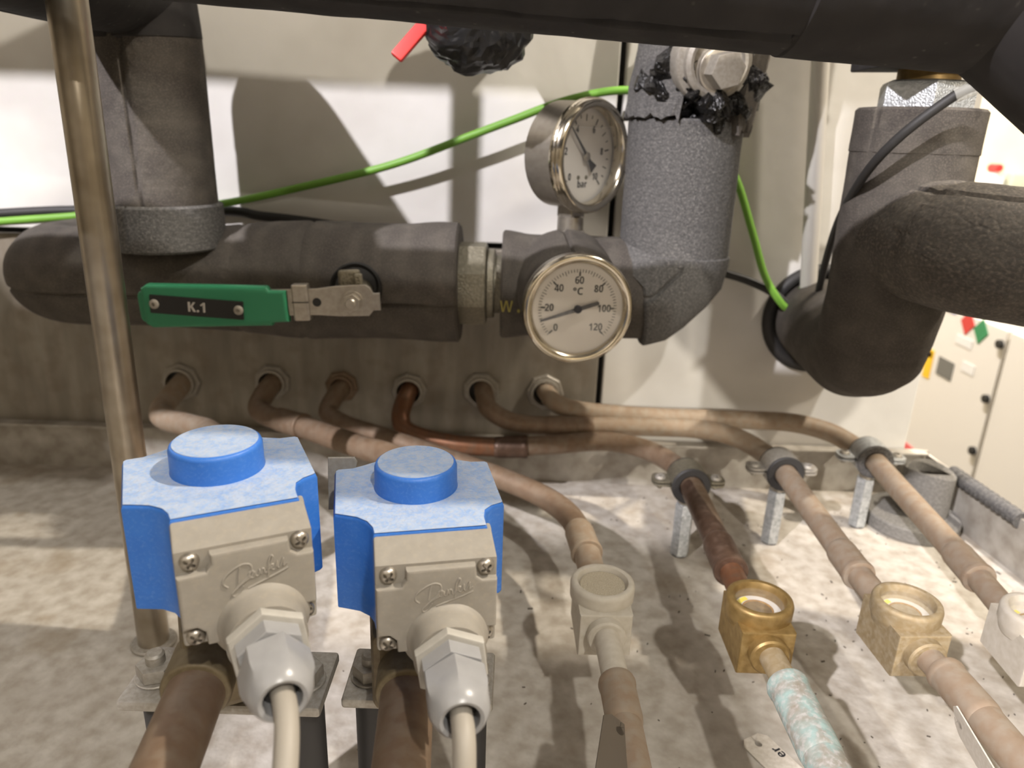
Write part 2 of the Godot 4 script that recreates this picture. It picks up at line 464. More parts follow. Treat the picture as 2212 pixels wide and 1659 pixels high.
	M.cream_far = surf(ramp_tex(noise(0.01, 4, FastNoiseLite.TYPE_SIMPLEX_SMOOTH, 82), [[0.0, c(226, 214, 184)], [1.0, c(236, 226, 200)]]), 1.0, 0.7)
	M.sticker_red = plain(c(196, 50, 46), 0.5)
	M.sticker_green = plain(c(36, 128, 78), 0.5)
	M.sticker_yellow = plain(c(238, 190, 24), 0.5)
	M.sticker_grey = plain(c(104, 104, 100), 0.5)
	M.sticker_blue = plain(c(120, 130, 216), 0.5)
	M.sticker_pink = plain(c(226, 96, 98), 0.5)
	M.housing = plain(c(200, 200, 198), 0.5)

# ---------------------------------------------------------------- scene
func _ready() -> void:
	# camera
	var cam := Camera3D.new()
	cam.name = "camera"
	add_child(cam)
	cam.position = Vector3(0, 0.30, 0)
	cam.rotation_degrees = Vector3(-18.9, 0, 1.9)
	cam.fov = rad_to_deg(2.0 * atan(829.5 / 1580.0))
	cam.near = 0.01
	cam.far = 20.0
	var lens := CameraAttributesPhysical.new()
	lens.frustum_focal_length = 23.0
	lens.frustum_focus_distance = 0.29
	lens.exposure_aperture = 11.0
	lens.frustum_near = 0.01
	lens.frustum_far = 20.0
	cam.attributes = lens
	cam.fov = rad_to_deg(2.0 * atan(829.5 / 1580.0))
	cam.current = true
	# surroundings: a closed room, no sky comes in
	var env := Environment.new()
	env.background_mode = Environment.BG_COLOR
	env.background_color = Color(0, 0, 0)
	env.tonemap_mode = Environment.TONE_MAPPER_LINEAR
	env.tonemap_exposure = 0.5
	env.sdfgi_enabled = true
	env.ssao_enabled = true
	env.ssil_enabled = true
	var we := WorldEnvironment.new()
	we.name = "environment"
	we.environment = env
	add_child(we)
	make_materials()
	# lamps out of view, placed to match the cast shadows and lit sides
	lamp(Vector3(-1.25, 1.75, 1.20), Color(1.0, 0.98, 1.0), 21.5, "unseen lamp with cool light from the upper left, lighting the back wall", 0.022)
	lamp(Vector3(1.08, 1.75, -0.30), Color(1.0, 0.95, 0.88), 8.0, "unseen lamp with warm light from the upper right, lighting valves and tray", 0.03)
	lamp(Vector3(0.52, 1.75, 1.06), Color(1.0, 0.98, 0.95), 4.6, "unseen lamp above and behind the viewer, lighting the valve fronts", 0.03)
	lamp(Vector3(0.81, 0.93, 2.10), Color(1.0, 0.96, 0.90), 7.5, "unseen low lamp behind the viewer, lighting the upper and right wall", 0.03)
	lamp(Vector3(0.30, 1.75, -1.75), Color(1.0, 0.97, 0.95), 15.0, "unseen lamp behind the back panel, lighting the white cabinet and far wall", 0.05)
	room()
	back_panel()
	tray()
	big_pipes()
	right_pipe()
	handle_valve()
	dials()
	copper_lines()
	solenoid_valve(Vector3(-0.0967, 0.2019, -0.2201), 26.0, "blue solenoid valve beside the stainless steel pole", 0)
	solenoid_valve(Vector3(-0.0333, 0.1890, -0.2368), 12.0, "blue solenoid valve nearest the white sight glass", 1)
	small_things()

func lamp(at: Vector3, col: Color, energy: float, label: String, size: float) -> void:
	var t := thing("unseen_lamp", label, "lamp", at + Vector3(0, 0.15, 0), 0.0, "lamps out of view")
	var mb := MB.new()
	var up := Vector3.UP if at.y > 1.5 else Vector3.BACK
	lathe(mb, frame(at + up * 0.15, -up), [[0.10, 0], [0.11, 0.01], [0.11, 0.03], [0.085, 0.045]], 32)
	part("base", mb, M.housing, t)
	mb = MB.new()
	lathe(mb, frame(at, -up), [[0.03, -0.105], [0.06, -0.09], [0.075, -0.04], [0.075, 0.02], [0.06, 0.05], [0.03, 0.07], [0.0, 0.075]], 24)
	var g := StandardMaterial3D.new()
	g.albedo_color = Color(0.95, 0.95, 0.93)
	g.emission_enabled = true
	g.emission = col
	g.emission_energy_multiplier = 3.0
	part("glowing_lamp_globe", mb, g, t)
	var l := OmniLight3D.new()
	l.name = "lamp_light"
	t.add_child(l)
	l.global_position = at
	l.light_color = col
	l.light_energy = energy
	l.light_size = size
	l.omni_range = 12.0
	l.omni_attenuation = 2.0
	l.shadow_enabled = true

func room() -> void:
	var x0 := -2.3; var x1 := 2.2; var z0 := -2.6; var z1 := 2.3; var y0 := -1.10; var y1 := 1.90
	struct("floor", bx(Vector3(x0 - 0.1, y0 - 0.1, z0 - 0.1), Vector3(x1 + 0.1, y0, z1 + 0.1), 0.0), M.concrete, Vector3(0, y0, 0))
	struct("ceiling", bx(Vector3(x0 - 0.1, y1, z0 - 0.1), Vector3(x1 + 0.1, y1 + 0.1, z1 + 0.1), 0.0), M.ceiling, Vector3(0, y1, 0))
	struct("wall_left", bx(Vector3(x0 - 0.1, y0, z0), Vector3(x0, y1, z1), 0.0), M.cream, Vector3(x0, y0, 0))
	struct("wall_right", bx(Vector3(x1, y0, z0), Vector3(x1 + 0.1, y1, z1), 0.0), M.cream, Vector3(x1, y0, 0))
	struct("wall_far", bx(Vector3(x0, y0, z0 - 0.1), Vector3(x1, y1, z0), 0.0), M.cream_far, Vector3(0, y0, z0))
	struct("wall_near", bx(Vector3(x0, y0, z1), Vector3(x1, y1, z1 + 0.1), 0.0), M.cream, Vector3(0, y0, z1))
	# unseen stand-in for the viewer: it keeps the low wall lamp off the tray
	var dt := thing("unseen_rear_block", "unseen block behind the viewer that keeps the low lamp off the tray", "light_block", Vector3(-0.1, y0, 0.9))
	part("rear_block_body", bx(Vector3(-0.65, 0.12, 0.76), Vector3(0.44, 0.60, 1.05), 0.004), M.panel_steel, dt)
	for fx in [-0.62, -0.1, 0.42]:
		part("flange", bx(Vector3(fx - 0.02, 0.10, 0.74), Vector3(fx + 0.02, 0.62, 1.07), 0.002), M.panel_steel, dt)
	for fx in [-0.6, 0.42]:
		part("leg", bx(Vector3(fx - 0.02, y0, 0.88), Vector3(fx + 0.02, 0.121, 0.92), 0.002), M.panel_steel, dt)
	# unseen block on the left, placed to shade that side of the tray
	var cc := thing("unseen_left_block", "unseen block left of the viewer that shades the left of the tray", "cabinet", Vector3(-1.0, y0, 0.35))
	part("body", bx(Vector3(-1.30, y0, -0.10), Vector3(-0.76, 0.80, 0.80), 0.004), M.panel_steel, cc)
	part("door", bx(Vector3(-0.759, y0 + 0.08, -0.08), Vector3(-0.745, 0.78, 0.78), 0.003), M.panel_steel, cc)
	part("upper_left_block", bx(Vector3(-1.25, 0.7995, 0.41), Vector3(-0.765, 0.98, 0.79), 0.006), M.panel_steel, cc)  # higher unseen block, placed to shade the lower left of the tray
	part("handle", bx(Vector3(-0.744, 0.1, 0.0), Vector3(-0.72, 0.22, 0.02), 0.003), M.black, cc)
	# block out of view, as the head of the viewer would shade the solenoid valves
	var jb := thing("unseen_hanging_block", "unseen block hung left of the viewer that shades the solenoid valves", "junction box", Vector3(-0.465, 0.70, 0.26))
	part("box", bx(Vector3(-0.525, 0.675, 0.20), Vector3(-0.425, 0.725, 0.325), 0.006), M.panel_steel, jb)
	var rod := MB.new()
	cyl(rod, Vector3(-0.47, 0.724, 0.27), Vector3(-0.47, y1, 0.27), 0.008, 16)
	part("hanger", rod, M.steel_dusty, jb)
	# unseen beam overhead, placed to keep the rear lamp off the upper wall
	var ct := thing("unseen_overhead_block", "unseen beam overhead that keeps the rear lamp off the upper wall", "lamp_shield", Vector3(0.4, 0.72, -0.10))
	part("overhead_block_body", bx(Vector3(-0.08, 0.72, -0.16), Vector3(2.199, 0.86, -0.05), 0.004), M.panel_steel, ct)
	part("lid", bx(Vector3(-0.082, 0.8602, -0.163), Vector3(2.199, 0.868, -0.047), 0.002), M.panel_steel, ct)
	# the white switch cabinet in the background
	var cx := 1.0; var top := -0.026
	var t := thing("switch_cabinet", "white electrical cabinet with stickers, out of focus at the right edge", "cabinet", Vector3(cx + 0.2, y0, -1.3))
	part("body", bx(Vector3(cx + 0.004, y0, -1.78), Vector3(cx + 0.42, top, -0.85), 0.004), M.cabinet, t)
	part("door", bx(Vector3(cx - 0.014, y0 + 0.06, -1.765), Vector3(cx + 0.003, top - 0.015, -1.425), 0.003), M.cabinet, t)
	part("door", bx(Vector3(cx - 0.014, y0 + 0.06, -1.415), Vector3(cx + 0.003, top - 0.015, -0.87), 0.003), M.cabinet, t)
	for y in [-0.0719, -0.1895, -0.3069, -0.43]:
		var mb := MB.new()
		cyl(mb, Vector3(cx - 0.012, y, -1.436), Vector3(cx - 0.022, y, -1.436), 0.009, 16)
		part("latch", mb, M.black, t)
	var face := func(at: Vector3, w: float, h: float, poly: PackedVector2Array, mat: Material, called: String, label: String) -> void:
		var mb := MB.new()
		var p := poly if poly.size() else rounded(w, h, 0.002, 2)
		prism(mb, frame(Vector3(cx - 0.0141, at.y, at.z), Vector3.LEFT), p, 0.0, 0.0012)
		part(called, mb, mat, t, 38.0, label)
	var diamond := PackedVector2Array([Vector2(0, -0.028), Vector2(0.026, 0), Vector2(0, 0.028), Vector2(-0.026, 0)])
	face.call(Vector3(0, -0.058, -1.557), 0, 0, diamond, M.sticker_red, "warning_sticker", "red diamond sticker")
	face.call(Vector3(0, -0.064, -1.507), 0, 0, diamond, M.sticker_green, "warning_sticker", "green diamond sticker")
	face.call(Vector3(0, -0.045, -1.63), 0.05, 0.012, PackedVector2Array(), M.sticker_blue, "name_sticker", "blue printed line")
	face.call(Vector3(0, -0.185, -1.668), 0.03, 0.07, PackedVector2Array(), M.sticker_yellow, "hazard_sticker", "yellow hazard sticker")
	face.call(Vector3(0, -0.163, -1.670), 0.02, 0.014, PackedVector2Array(), M.sticker_red, "hazard_mark", "red mark over the yellow sticker")
	face.call(Vector3(0, -0.176, -1.60), 0.062, 0.042, PackedVector2Array(), M.sticker_grey, "type_plate", "grey type plate")
	face.call(Vector3(0, -0.10, -1.555), 0.06, 0.02, PackedVector2Array(), M.white, "paper_label", "white paper label")
	face.call(Vector3(0, -0.15, -1.52), 0.045, 0.022, PackedVector2Array(), M.white, "paper_label", "white paper label")
	face.call(Vector3(0, -0.417, -1.655), 0.19, 0.040, PackedVector2Array(), M.sticker_pink, "red_band", "red band sticker")
	var sw := thing("wall_switch_box", "small pale box with a red button on the far cream wall", "switch", Vector3(1.597, 0.24, z0))
	part("box", bx(Vector3(1.56, 0.15, z0), Vector3(1.63, 0.225, z0 + 0.04), 0.004), M.white, sw)
	var mb2 := MB.new()
	cyl(mb2, Vector3(1.597, 0.2415, z0), Vector3(1.597, 0.2415, z0 + 0.05), 0.013, 20)
	part("button", mb2, M.sticker_red, sw)
	single("wall_terminal_box", bx(Vector3(1.645, 0.11, z0), Vector3(1.73, 0.225, z0 + 0.05), 0.005), plain(c(196, 198, 176), 0.5), Vector3(1.69, 0.11, z0), "pale green terminal box on the far wall beside the red button", "box")

func back_panel() -> void:
	var w := Node3D.new()
	w.name = "wall_back"
	add_child(w)
	w.position = Vector3(-0.2, -1.10, WALL)
	w.set_meta("kind", "structure")
	var b := WALL - 0.012
	# white upper sheet, steel lower sheet, white sheet right of the joint
	part("panel", bx(Vector3(-1.0, 0.2135, b), Vector3(0.0745, 0.98, WALL), 0.0012), M.panel_white, w, 38.0, "white upper sheet")
	part("panel", bx(Vector3(-1.0, -0.06, b + 0.002), Vector3(0.0745, 0.2085, WALL + 0.001), 0.0012), M.panel_steel, w, 38.0, "bare steel lower sheet with six pipe holes")
	part("panel", bx(Vector3(0.0795, -0.06, b), Vector3(0.3565, 0.98, WALL), 0.0012), M.panel_white, w, 38.0, "white sheet right of the joint")
	part("panel", bx(Vector3(-1.0, -1.10, b - 0.03), Vector3(0.3565, 0.98, b - 0.002), 0.0), M.black, w, 38.0, "dark backing behind the sheets")
	# hex lock nuts round the six pipe holes
	var holes := [Vector3(-0.2915, 0.0838, WALL), Vector3(-0.2109, 0.0865, WALL), Vector3(-0.1498, 0.0845, WALL), Vector3(-0.0904, 0.0830, WALL), Vector3(-0.0269, 0.0855, WALL), Vector3(0.0293, 0.0855, WALL)]
	for i in holes.size():
		var mb := MB.new()
		var r := [0.0165, 0.0155, 0.0140, 0.0155, 0.0158, 0.0158][i] as float
		var xf := Transform3D(Basis(Vector3.BACK, 0.3 * i), holes[i] + Vector3(0, 0, 0.001))
		var rings := []
		var n := 48
		for l in [[1, r, 0.0], [1, r, 0.003], [1, r - 0.001, 0.004], [0, r - 0.003, 0.004], [0, r - 0.0032, 0.0075], [0, r - 0.0052, 0.0078], [0, r - 0.0055, 0.0]]:
			var a := []
			for k in n:
				var th := TAU * k / n
				var q: float = l[1]
				if l[0] == 1: q *= cos(PI / 8) / cos(fposmod(th, PI / 4) - PI / 8) * 1.04
				a.append(xf * Vector3(cos(th) * q, sin(th) * q, l[2]))
			rings.append(mb.ring(a))
		mb.skin(rings)
		part("pipe_bushing", mb, M.steel_dusty if i != 2 else M.copper_brown, w)
		mb = MB.new()
		lathe(mb, xf, [[r - 0.0054, 0.0002], [r - 0.0054, 0.0006]], 32)
		part("painted_bushing_hole", mb, M.black, w)  # black disc painted in for the dark inside of the hole

func tray() -> void:
	var t := thing("drip_tray", "wide dusty sheet steel tray carrying the pipes and valves", "tray", Vector3(-0.2, -1.10, -0.2))
	part("tray_bottom", bx(Vector3(-0.70, -0.012, -0.6105), Vector3(0.392, TRAY, 0.35), 0.0), M.tray, t)
	part("rear_lip", bx(Vector3(-0.70, -0.001, -0.6085), Vector3(0.376, 0.0425, -0.6045), 0.0008), M.tray_lip, t)
	part("rear_lip_fold", bx(Vector3(-0.70, 0.0405, -0.6085), Vector3(0.372, 0.0428, -0.597), 0.0006), M.tray_lip, t)
	var mb := MB.new()
	var a := Vector3(0.3720, 0.020, -0.600); var b := Vector3(0.400, 0.020, -0.25)
	box(mb, frame((a + b) / 2, b - a), Vector3(0.003, 0.044, a.distance_to(b)), 0.0006)
	part("side_lip", mb, M.tray_lip, t)
	# ribbed rubber edging clipped over the side lip
	mb = MB.new()
	var pts := []
	for i in 61:
		var p := a.lerp(b, 0.10 + 0.23 * i / 60.0)
		pts.append(Vector3(p.x, 0.0400, p.z))
	tube(mb, pts, 0.0062, 14, func(s, th): return 1.0 + 0.07 * (1.0 if fmod(s, 0.006) < 0.003 else -1.0))
	part("rubber_edging", mb, M.foam_grey, t, 60.0)
	# the machine frame under the tray
	part("frame_body", bx(Vector3(-0.70, -1.10, -0.60), Vector3(0.385, -0.0125, 0.34), 0.004), M.panel_steel, t)

# foam sleeve with a slit along it (at angle th0) and butt joints at the lengths in "joints"
func sleeve(pts: Array, r: float, th0: float, joints: Array, amp := 0.012, sd := 1, up0 := Vector3.UP, grow = null) -> MB:
	var mb := MB.new()
	var nz := noise(9.0, 3, FastNoiseLite.TYPE_SIMPLEX_SMOOTH, sd)
	var path := resample(pts, 0.0035)
	tube(mb, path, r, 132, func(s: float, th: float) -> float:
		var q := 1.0 + amp * nz.get_noise_3d(cos(th) * 0.25, sin(th) * 0.25, s * 3.0)
		var wob := th0 + 0.04 * nz.get_noise_2d(s * 2.0, 3.0)
		q -= 0.075 * exp(-pow(wrapf(th - wob, -PI, PI) / 0.032, 2.0))
		for j in joints:
			var d := absf(s - (j[0] as float) - (j[1] as float) * cos(th - (j[2] as float)) * r)
			if d < 0.0019: q -= 0.03
		if grow != null: q *= grow.call(s, th)
		return q, up0, 0.0015)
	return mb

func big_pipes() -> void:
	# upper pipe close to the camera, turning down towards the right
	var p := [Vector3(-0.75, 0.4073, -0.27), Vector3(-0.108, 0.3747, -0.27), Vector3(0.159, 0.3611, -0.27)]
	var t := thing("insulated_pipe", "black foam insulated pipe crossing the top of the picture", "pipe", p[2])
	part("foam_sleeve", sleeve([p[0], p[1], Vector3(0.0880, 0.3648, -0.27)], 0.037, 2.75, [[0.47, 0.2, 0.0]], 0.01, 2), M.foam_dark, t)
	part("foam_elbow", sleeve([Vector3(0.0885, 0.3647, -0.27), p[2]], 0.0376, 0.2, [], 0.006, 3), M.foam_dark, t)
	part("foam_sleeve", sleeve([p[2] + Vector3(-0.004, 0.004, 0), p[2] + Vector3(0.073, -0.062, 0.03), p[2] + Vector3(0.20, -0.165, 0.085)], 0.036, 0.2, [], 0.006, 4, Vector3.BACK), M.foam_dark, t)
	# unseen pipe run above the frame, placed to shade the upper wall
	t = thing("insulated_pipe", "unseen foam insulated pipe overhead that shades the upper wall", "pipe", Vector3(-0.26, 0.66, -0.30))
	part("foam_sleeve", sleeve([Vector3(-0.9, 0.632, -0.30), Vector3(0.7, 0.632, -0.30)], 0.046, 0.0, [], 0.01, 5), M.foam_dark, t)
	# left riser: straight piece with collar, then bending forwards and up
	t = thing("insulated_pipe", "vertical black foam insulated pipe behind the stainless pole", "pipe", Vector3(-0.2495, 0.23, -0.505))
	part("foam_sleeve", sleeve([Vector3(-0.2420, 0.222, -0.512), Vector3(-0.2425, 0.352, -0.512)], 0.0345, PI + 0.03, [], 0.008, 6, Vector3.FORWARD), M.foam, t)
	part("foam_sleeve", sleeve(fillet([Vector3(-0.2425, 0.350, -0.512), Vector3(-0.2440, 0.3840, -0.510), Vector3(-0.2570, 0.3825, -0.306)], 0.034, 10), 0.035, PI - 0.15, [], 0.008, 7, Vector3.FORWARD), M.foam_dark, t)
	part("foam_collar", sleeve([Vector3(-0.2418, 0.219, -0.512), Vector3(-0.2420, 0.2465, -0.512)], 0.0375, PI - 0.3, [], 0.008, 8, Vector3.FORWARD), M.foam_grey, t)
	# horizontal pipe with the green handled valve
	t = thing("insulated_pipe", "brown dusted foam insulated pipe with the green lever valve", "pipe", Vector3(-0.2, 0.194, -0.53))
	var path := fillet([Vector3(-0.348, 0.190, -0.6085), Vector3(-0.348, 0.191, -0.53), Vector3(-0.0415, 0.1955, -0.53)], 0.052, 14)
	part("foam_sleeve", sleeve(path, 0.0365, PI / 2 + 0.24, [[0.215, 0.05, 0.0], [0.262, 0.1, 0.5]], 0.016, 9, Vector3.UP, func(s: float, _th: float) -> float:
		return lerpf(0.97, 1.14, smoothstep(0.12, 0.30, s)) + 0.05 * exp(-pow((s - 0.255) / 0.03, 2.0)) + 0.045 * smoothstep(0.33, 0.36, s)), M.foam, t)
	# union nut, bare pipe, next sleeve and its elbow upwards
	var mb := MB.new()
	var ax := Vector3(1, 0.012, 0)
	prism(mb, frame(Vector3(-0.044, 0.1955, -0.53), ax), ngon(0.0305, 8, 0.39), 0.0, 0.0235, 0.0025)
	part("union_nut", mb, M.nickel, t)
	mb = MB.new()
	cyl(mb, Vector3(-0.022, 0.1957, -0.53), Vector3(-0.004, 0.1958, -0.53), 0.0215, 40)
	part("bare_pipe", mb, M.nickel, t)
	mb = MB.new()
	cyl(mb, Vector3(-0.0206, 0.1957, -0.53), Vector3(-0.0150, 0.1957, -0.53), 0.0250, 40)
	part("pipe_shoulder", mb, M.nickel, t)
	t = thing("insulated_pipe", "foam insulated pipe elbow rising behind the two dials", "pipe", Vector3(0.11, 0.195, -0.53))
	part("foam_sleeve", sleeve([Vector3(-0.0085, 0.1955, -0.53), Vector3(0.0935, 0.1955, -0.53), Vector3(0.0945, 0.1959, -0.53)], 0.0365, PI - 0.1, [], 0.012, 10, Vector3.UP, func(s: float, _t: float) -> float: return 1.0 + 0.07 * smoothstep(0.02, 0.0, s)), M.foam, t)
	part("foam_elbow", sleeve([Vector3(0.0900, 0.1930, -0.53), Vector3(0.0935, 0.1935, -0.53), Vector3(0.1125, 0.2140, -0.53), Vector3(0.1128, 0.2230, -0.53)], 0.0395, 1.5, [], 0.006, 11, Vector3.UP), M.foam_grey, t)
	part("foam_sleeve", sleeve([Vector3(0.1128, 0.2180, -0.53), Vector3(0.1122, 0.311, -0.53)], 0.0385, 0.3, [], 0.012, 12, Vector3.FORWARD), M.foam_grey, t)
	letters("printed_text", "w.ar", Transform3D(Basis(Vector3.RIGHT, 0.0), Vector3(0.0075, 0.1893, -0.4897)), 0.0105, M.yellow_print, t, 0.0002, "Droid Sans Mono", 500)
	# torn insulation round the flanged valve above it
	mb = MB.new()
	var nz := noise(22.0, 4, FastNoiseLite.TYPE_SIMPLEX_SMOOTH, 77)
	var flap := func(th0: float, th1: float, y_low: Callable, y_top: float, r: float, thick: float) -> MB:
		var m := MB.new()
		var outer := []; var inner := []
		for j in 13:
			var ro := []; var ri := []
			for k in 25:
				var th: float = lerpf(th0, th1, k / 24.0)
				var y: float = lerpf(y_low.call(k / 24.0), y_top, j / 12.0)
				var tilt := Vector3(0.1122 + (y - 0.31) * 0.12, y, -0.53)
				var q: float = r * (1.0 + 0.05 * nz.get_noise_3d(th, y * 6.0, 1.0))
				ro.append(tilt + Vector3(sin(th), 0, cos(th)) * q)
				ri.append(tilt + Vector3(sin(th), 0, cos(th)) * (q - thick))
			outer.append(m.ring(ro)); inner.append(m.ring(ri))
		m.skin(outer, false)
		for j in 12:
			for k in 24: m.quad(inner[j][k], inner[j + 1][k], inner[j + 1][k + 1], inner[j][k + 1])
		for k in 24:
			m.quad(outer[0][k + 1], outer[0][k], inner[0][k], inner[0][k + 1])
		for j in 12:
			m.quad(outer[j][24], inner[j][24], inner[j + 1][24], outer[j + 1][24])
			m.quad(inner[j][0], outer[j][0], outer[j + 1][0], inner[j + 1][0])
		return m
	part("torn_foam", flap.call(-1.9, -0.32, func(k: float) -> float: return 0.3125 + 0.006 * nz.get_noise_1d(k * 3.0), 0.42, 0.0420, 0.010), M.foam_grey, t)
	part("torn_foam", flap.call(0.62, 2.4, func(k: float) -> float: return 0.308 + 0.014 * nz.get_noise_1d(k * 4.0 + 5.0), 0.42, 0.0440, 0.009), M.foam, t)
	mb = MB.new()
	blob(mb, Vector3(0.1165, 0.334, -0.528), Vector3(0.039, 0.036, 0.0445), 78, 0.22)
	part("glue_mass", mb, M.glue, t)
	part("foam_sleeve", sleeve([Vector3(0.1255, 0.405, -0.53), Vector3(0.1300, 0.95, -0.53)], 0.0385, 0.3, [], 0.012, 13, Vector3.FORWARD), M.foam, t)  # unseen upper run, also keeps the right lamp off the wall
	var fv := thing("flange_valve", "steel flange with hex bolt set in black glue under the top pipe", "valve", Vector3(0.128, 0.345, -0.49))
	var fx := frame(Vector3(0.1180, 0.3450, -0.488), Vector3(0.20, -0.10, 1.0))
	mb = MB.new()
	lathe(mb, fx, [[0.0255, -0.012], [0.0255, -0.003], [0.0245, -0.001], [0.021, 0.0], [0.021, 0.0045], [0.0185, 0.006], [0.0165, 0.0055], [0.0155, 0.003], [0.0, 0.003]], 48)
	part("flange", mb, M.steel_dusty, fv)
	mb = MB.new()
	lathe(mb, fx * Transform3D(Basis(), Vector3(0.001, -0.004, 0)), [[0.0135, 0.002], [0.0135, 0.0055], [0.012, 0.0065]], 40)
	part("washer", mb, M.steel, fv)
	mb = MB.new()
	hexnut(mb, fx * Transform3D(Basis(), Vector3(0.001, -0.004, 0.006)), 0.0195, 0.012, 0.0012, 6, 0.25)
	part("hex_bolt", mb, M.steel_dusty, fv, 25.0)
	# valve wrapped in black film, with its red lever, high on the wall
	var wv := thing("wrapped_valve", "valve wrapped in black film with red lever, behind the top pipe", "valve", Vector3(-0.0246, 0.3552, -0.4700))
	mb = MB.new()
	blob(mb, Vector3(-0.0260, 0.3595, -0.4700), Vector3(0.031, 0.027, 0.030), 79, 0.07)
	part("black_wrapping", mb, M.wrap, wv, 25.0)
	mb = MB.new()
	cyl(mb, Vector3(-0.0116, 0.3667, -0.4800), Vector3(-0.0079, 0.3874, -0.6050), 0.016, 24)
	part("wall_stub", mb, M.rubber, wv)
	mb = MB.new()
	cyl(mb, Vector3(-0.0564, 0.3580, -0.4650), Vector3(-0.0353, 0.3583, -0.4680), 0.009, 20)
	part("valve_neck", mb, M.wrap, wv)
	mb = MB.new()
	var la := Vector3(-0.0566, 0.3576, -0.4620); var lb := Vector3(-0.0725, 0.3387, -0.4550)
	box(mb, frame((la + lb) / 2, lb - la, Vector3(0, 0.3, 1)), Vector3(0.0080, 0.0040, la.distance_to(lb)), 0.0012)
	part("lever", mb, M.red, wv)

func blob(mb: MB, at: Vector3, rad: Vector3, sd: int, amp: float) -> void:
	var nz := noise(1.3, 4, FastNoiseLite.TYPE_SIMPLEX_SMOOTH, sd)
	var rings := []
	for j in range(1, 32):
		var ph := PI * j / 32.0
		var a := []
		for k in 56:
			var th := TAU * k / 56
			var d := Vector3(sin(ph) * cos(th), -sin(ph) * sin(th), cos(ph))
			d = Vector3(sin(ph) * cos(th), sin(ph) * sin(th), -cos(ph))
			a.append(at + d * rad * (1.0 + amp * nz.get_noise_3dv(d * 1.6) * 2.0))
		rings.append(mb.ring(a))
	mb.skin(rings)
	mb.fan(rings[0], true)
	mb.fan(rings[-1])

func right_pipe() -> void:
	var t := thing("insulated_pipe", "black foam insulated pipe at right bending back into the wall", "pipe", Vector3(0.236, 0.16, -0.46))
	part("foam_collar", sleeve([Vector3(0.2342, 0.2965, -0.46), Vector3(0.2342, 0.3195, -0.46)], 0.0352, 2.0, [], 0.012, 21, Vector3.FORWARD), M.foam, t)
	part("foam_elbow", sleeve(fillet([Vector3(0.2342, 0.2975, -0.46), Vector3(0.2355, 0.166, -0.460), Vector3(0.2545, 0.160, -0.598)], 0.040, 2), 0.0348, 2.2, [[0.118, 0.0, 0.0]], 0.010, 22, Vector3.FORWARD), M.foam, t)
	part("foam_branch", sleeve(fillet([Vector3(0.2365, 0.248, -0.462), Vector3(0.2445, 0.248, -0.396), Vector3(0.43, 0.236, -0.336)], 0.042, 12), 0.0352, 0.55, [[0.042, 0.1, 0.4]], 0.014, 23), M.foam_crackle, t)
	var mb := MB.new()
	var rings := []
	for j in 13:
		var ph := TAU * j / 12.0
		rings.append(mb.ring(circle(Transform3D(Basis(), Vector3(0.2575, 0.159, WALL + 0.002)), 0.0415 + 0.0055 * cos(ph), 0.0055 * sin(ph), 48)))
	mb.skin(rings)
	part("wall_grommet", mb, M.rubber, t, 60.0)
	mb = MB.new()
	cyl(mb, Vector3(0.2575, 0.159, WALL + 0.0003), Vector3(0.2575, 0.159, WALL + 0.0016), 0.0415, 48, 0.0002)
	part("painted_wall_opening", mb, M.black, t)  # flat black disc, the dark behind the sheet put in as colour
	mb = MB.new()
	cyl(mb, Vector3(0.2348, 0.318, -0.46), Vector3(0.2348, 0.40, -0.46), 0.0168, 36)
	part("bare_pipe", mb, M.brass, t)
	mb = MB.new()
	prism(mb, frame(Vector3(0.2352, 0.3175, -0.46), Vector3.UP, Vector3.BACK), ngon(0.0268, 6, 0.22), 0.0, 0.0185, 0.0035, 0.0)
	part("zinc_nut", mb, M.zinc, t, 25.0)
	mb = MB.new()
	box(mb, Transform3D(Basis(Vector3.BACK, 0.03), Vector3(0.2330, 0.3455, -0.455)), Vector3(0.068, 0.0060, 0.06), 0.001)
	part("foam_slab", mb, M.foam_dark, t)
	part("foam_sleeve", sleeve([Vector3(0.2348, 0.3505, -0.46), Vector3(0.2348, 0.95, -0.46)], 0.0345, 2.0, [], 0.012, 24, Vector3.FORWARD), M.foam, t)  # runs on out of view, shades the wall from the right lamp

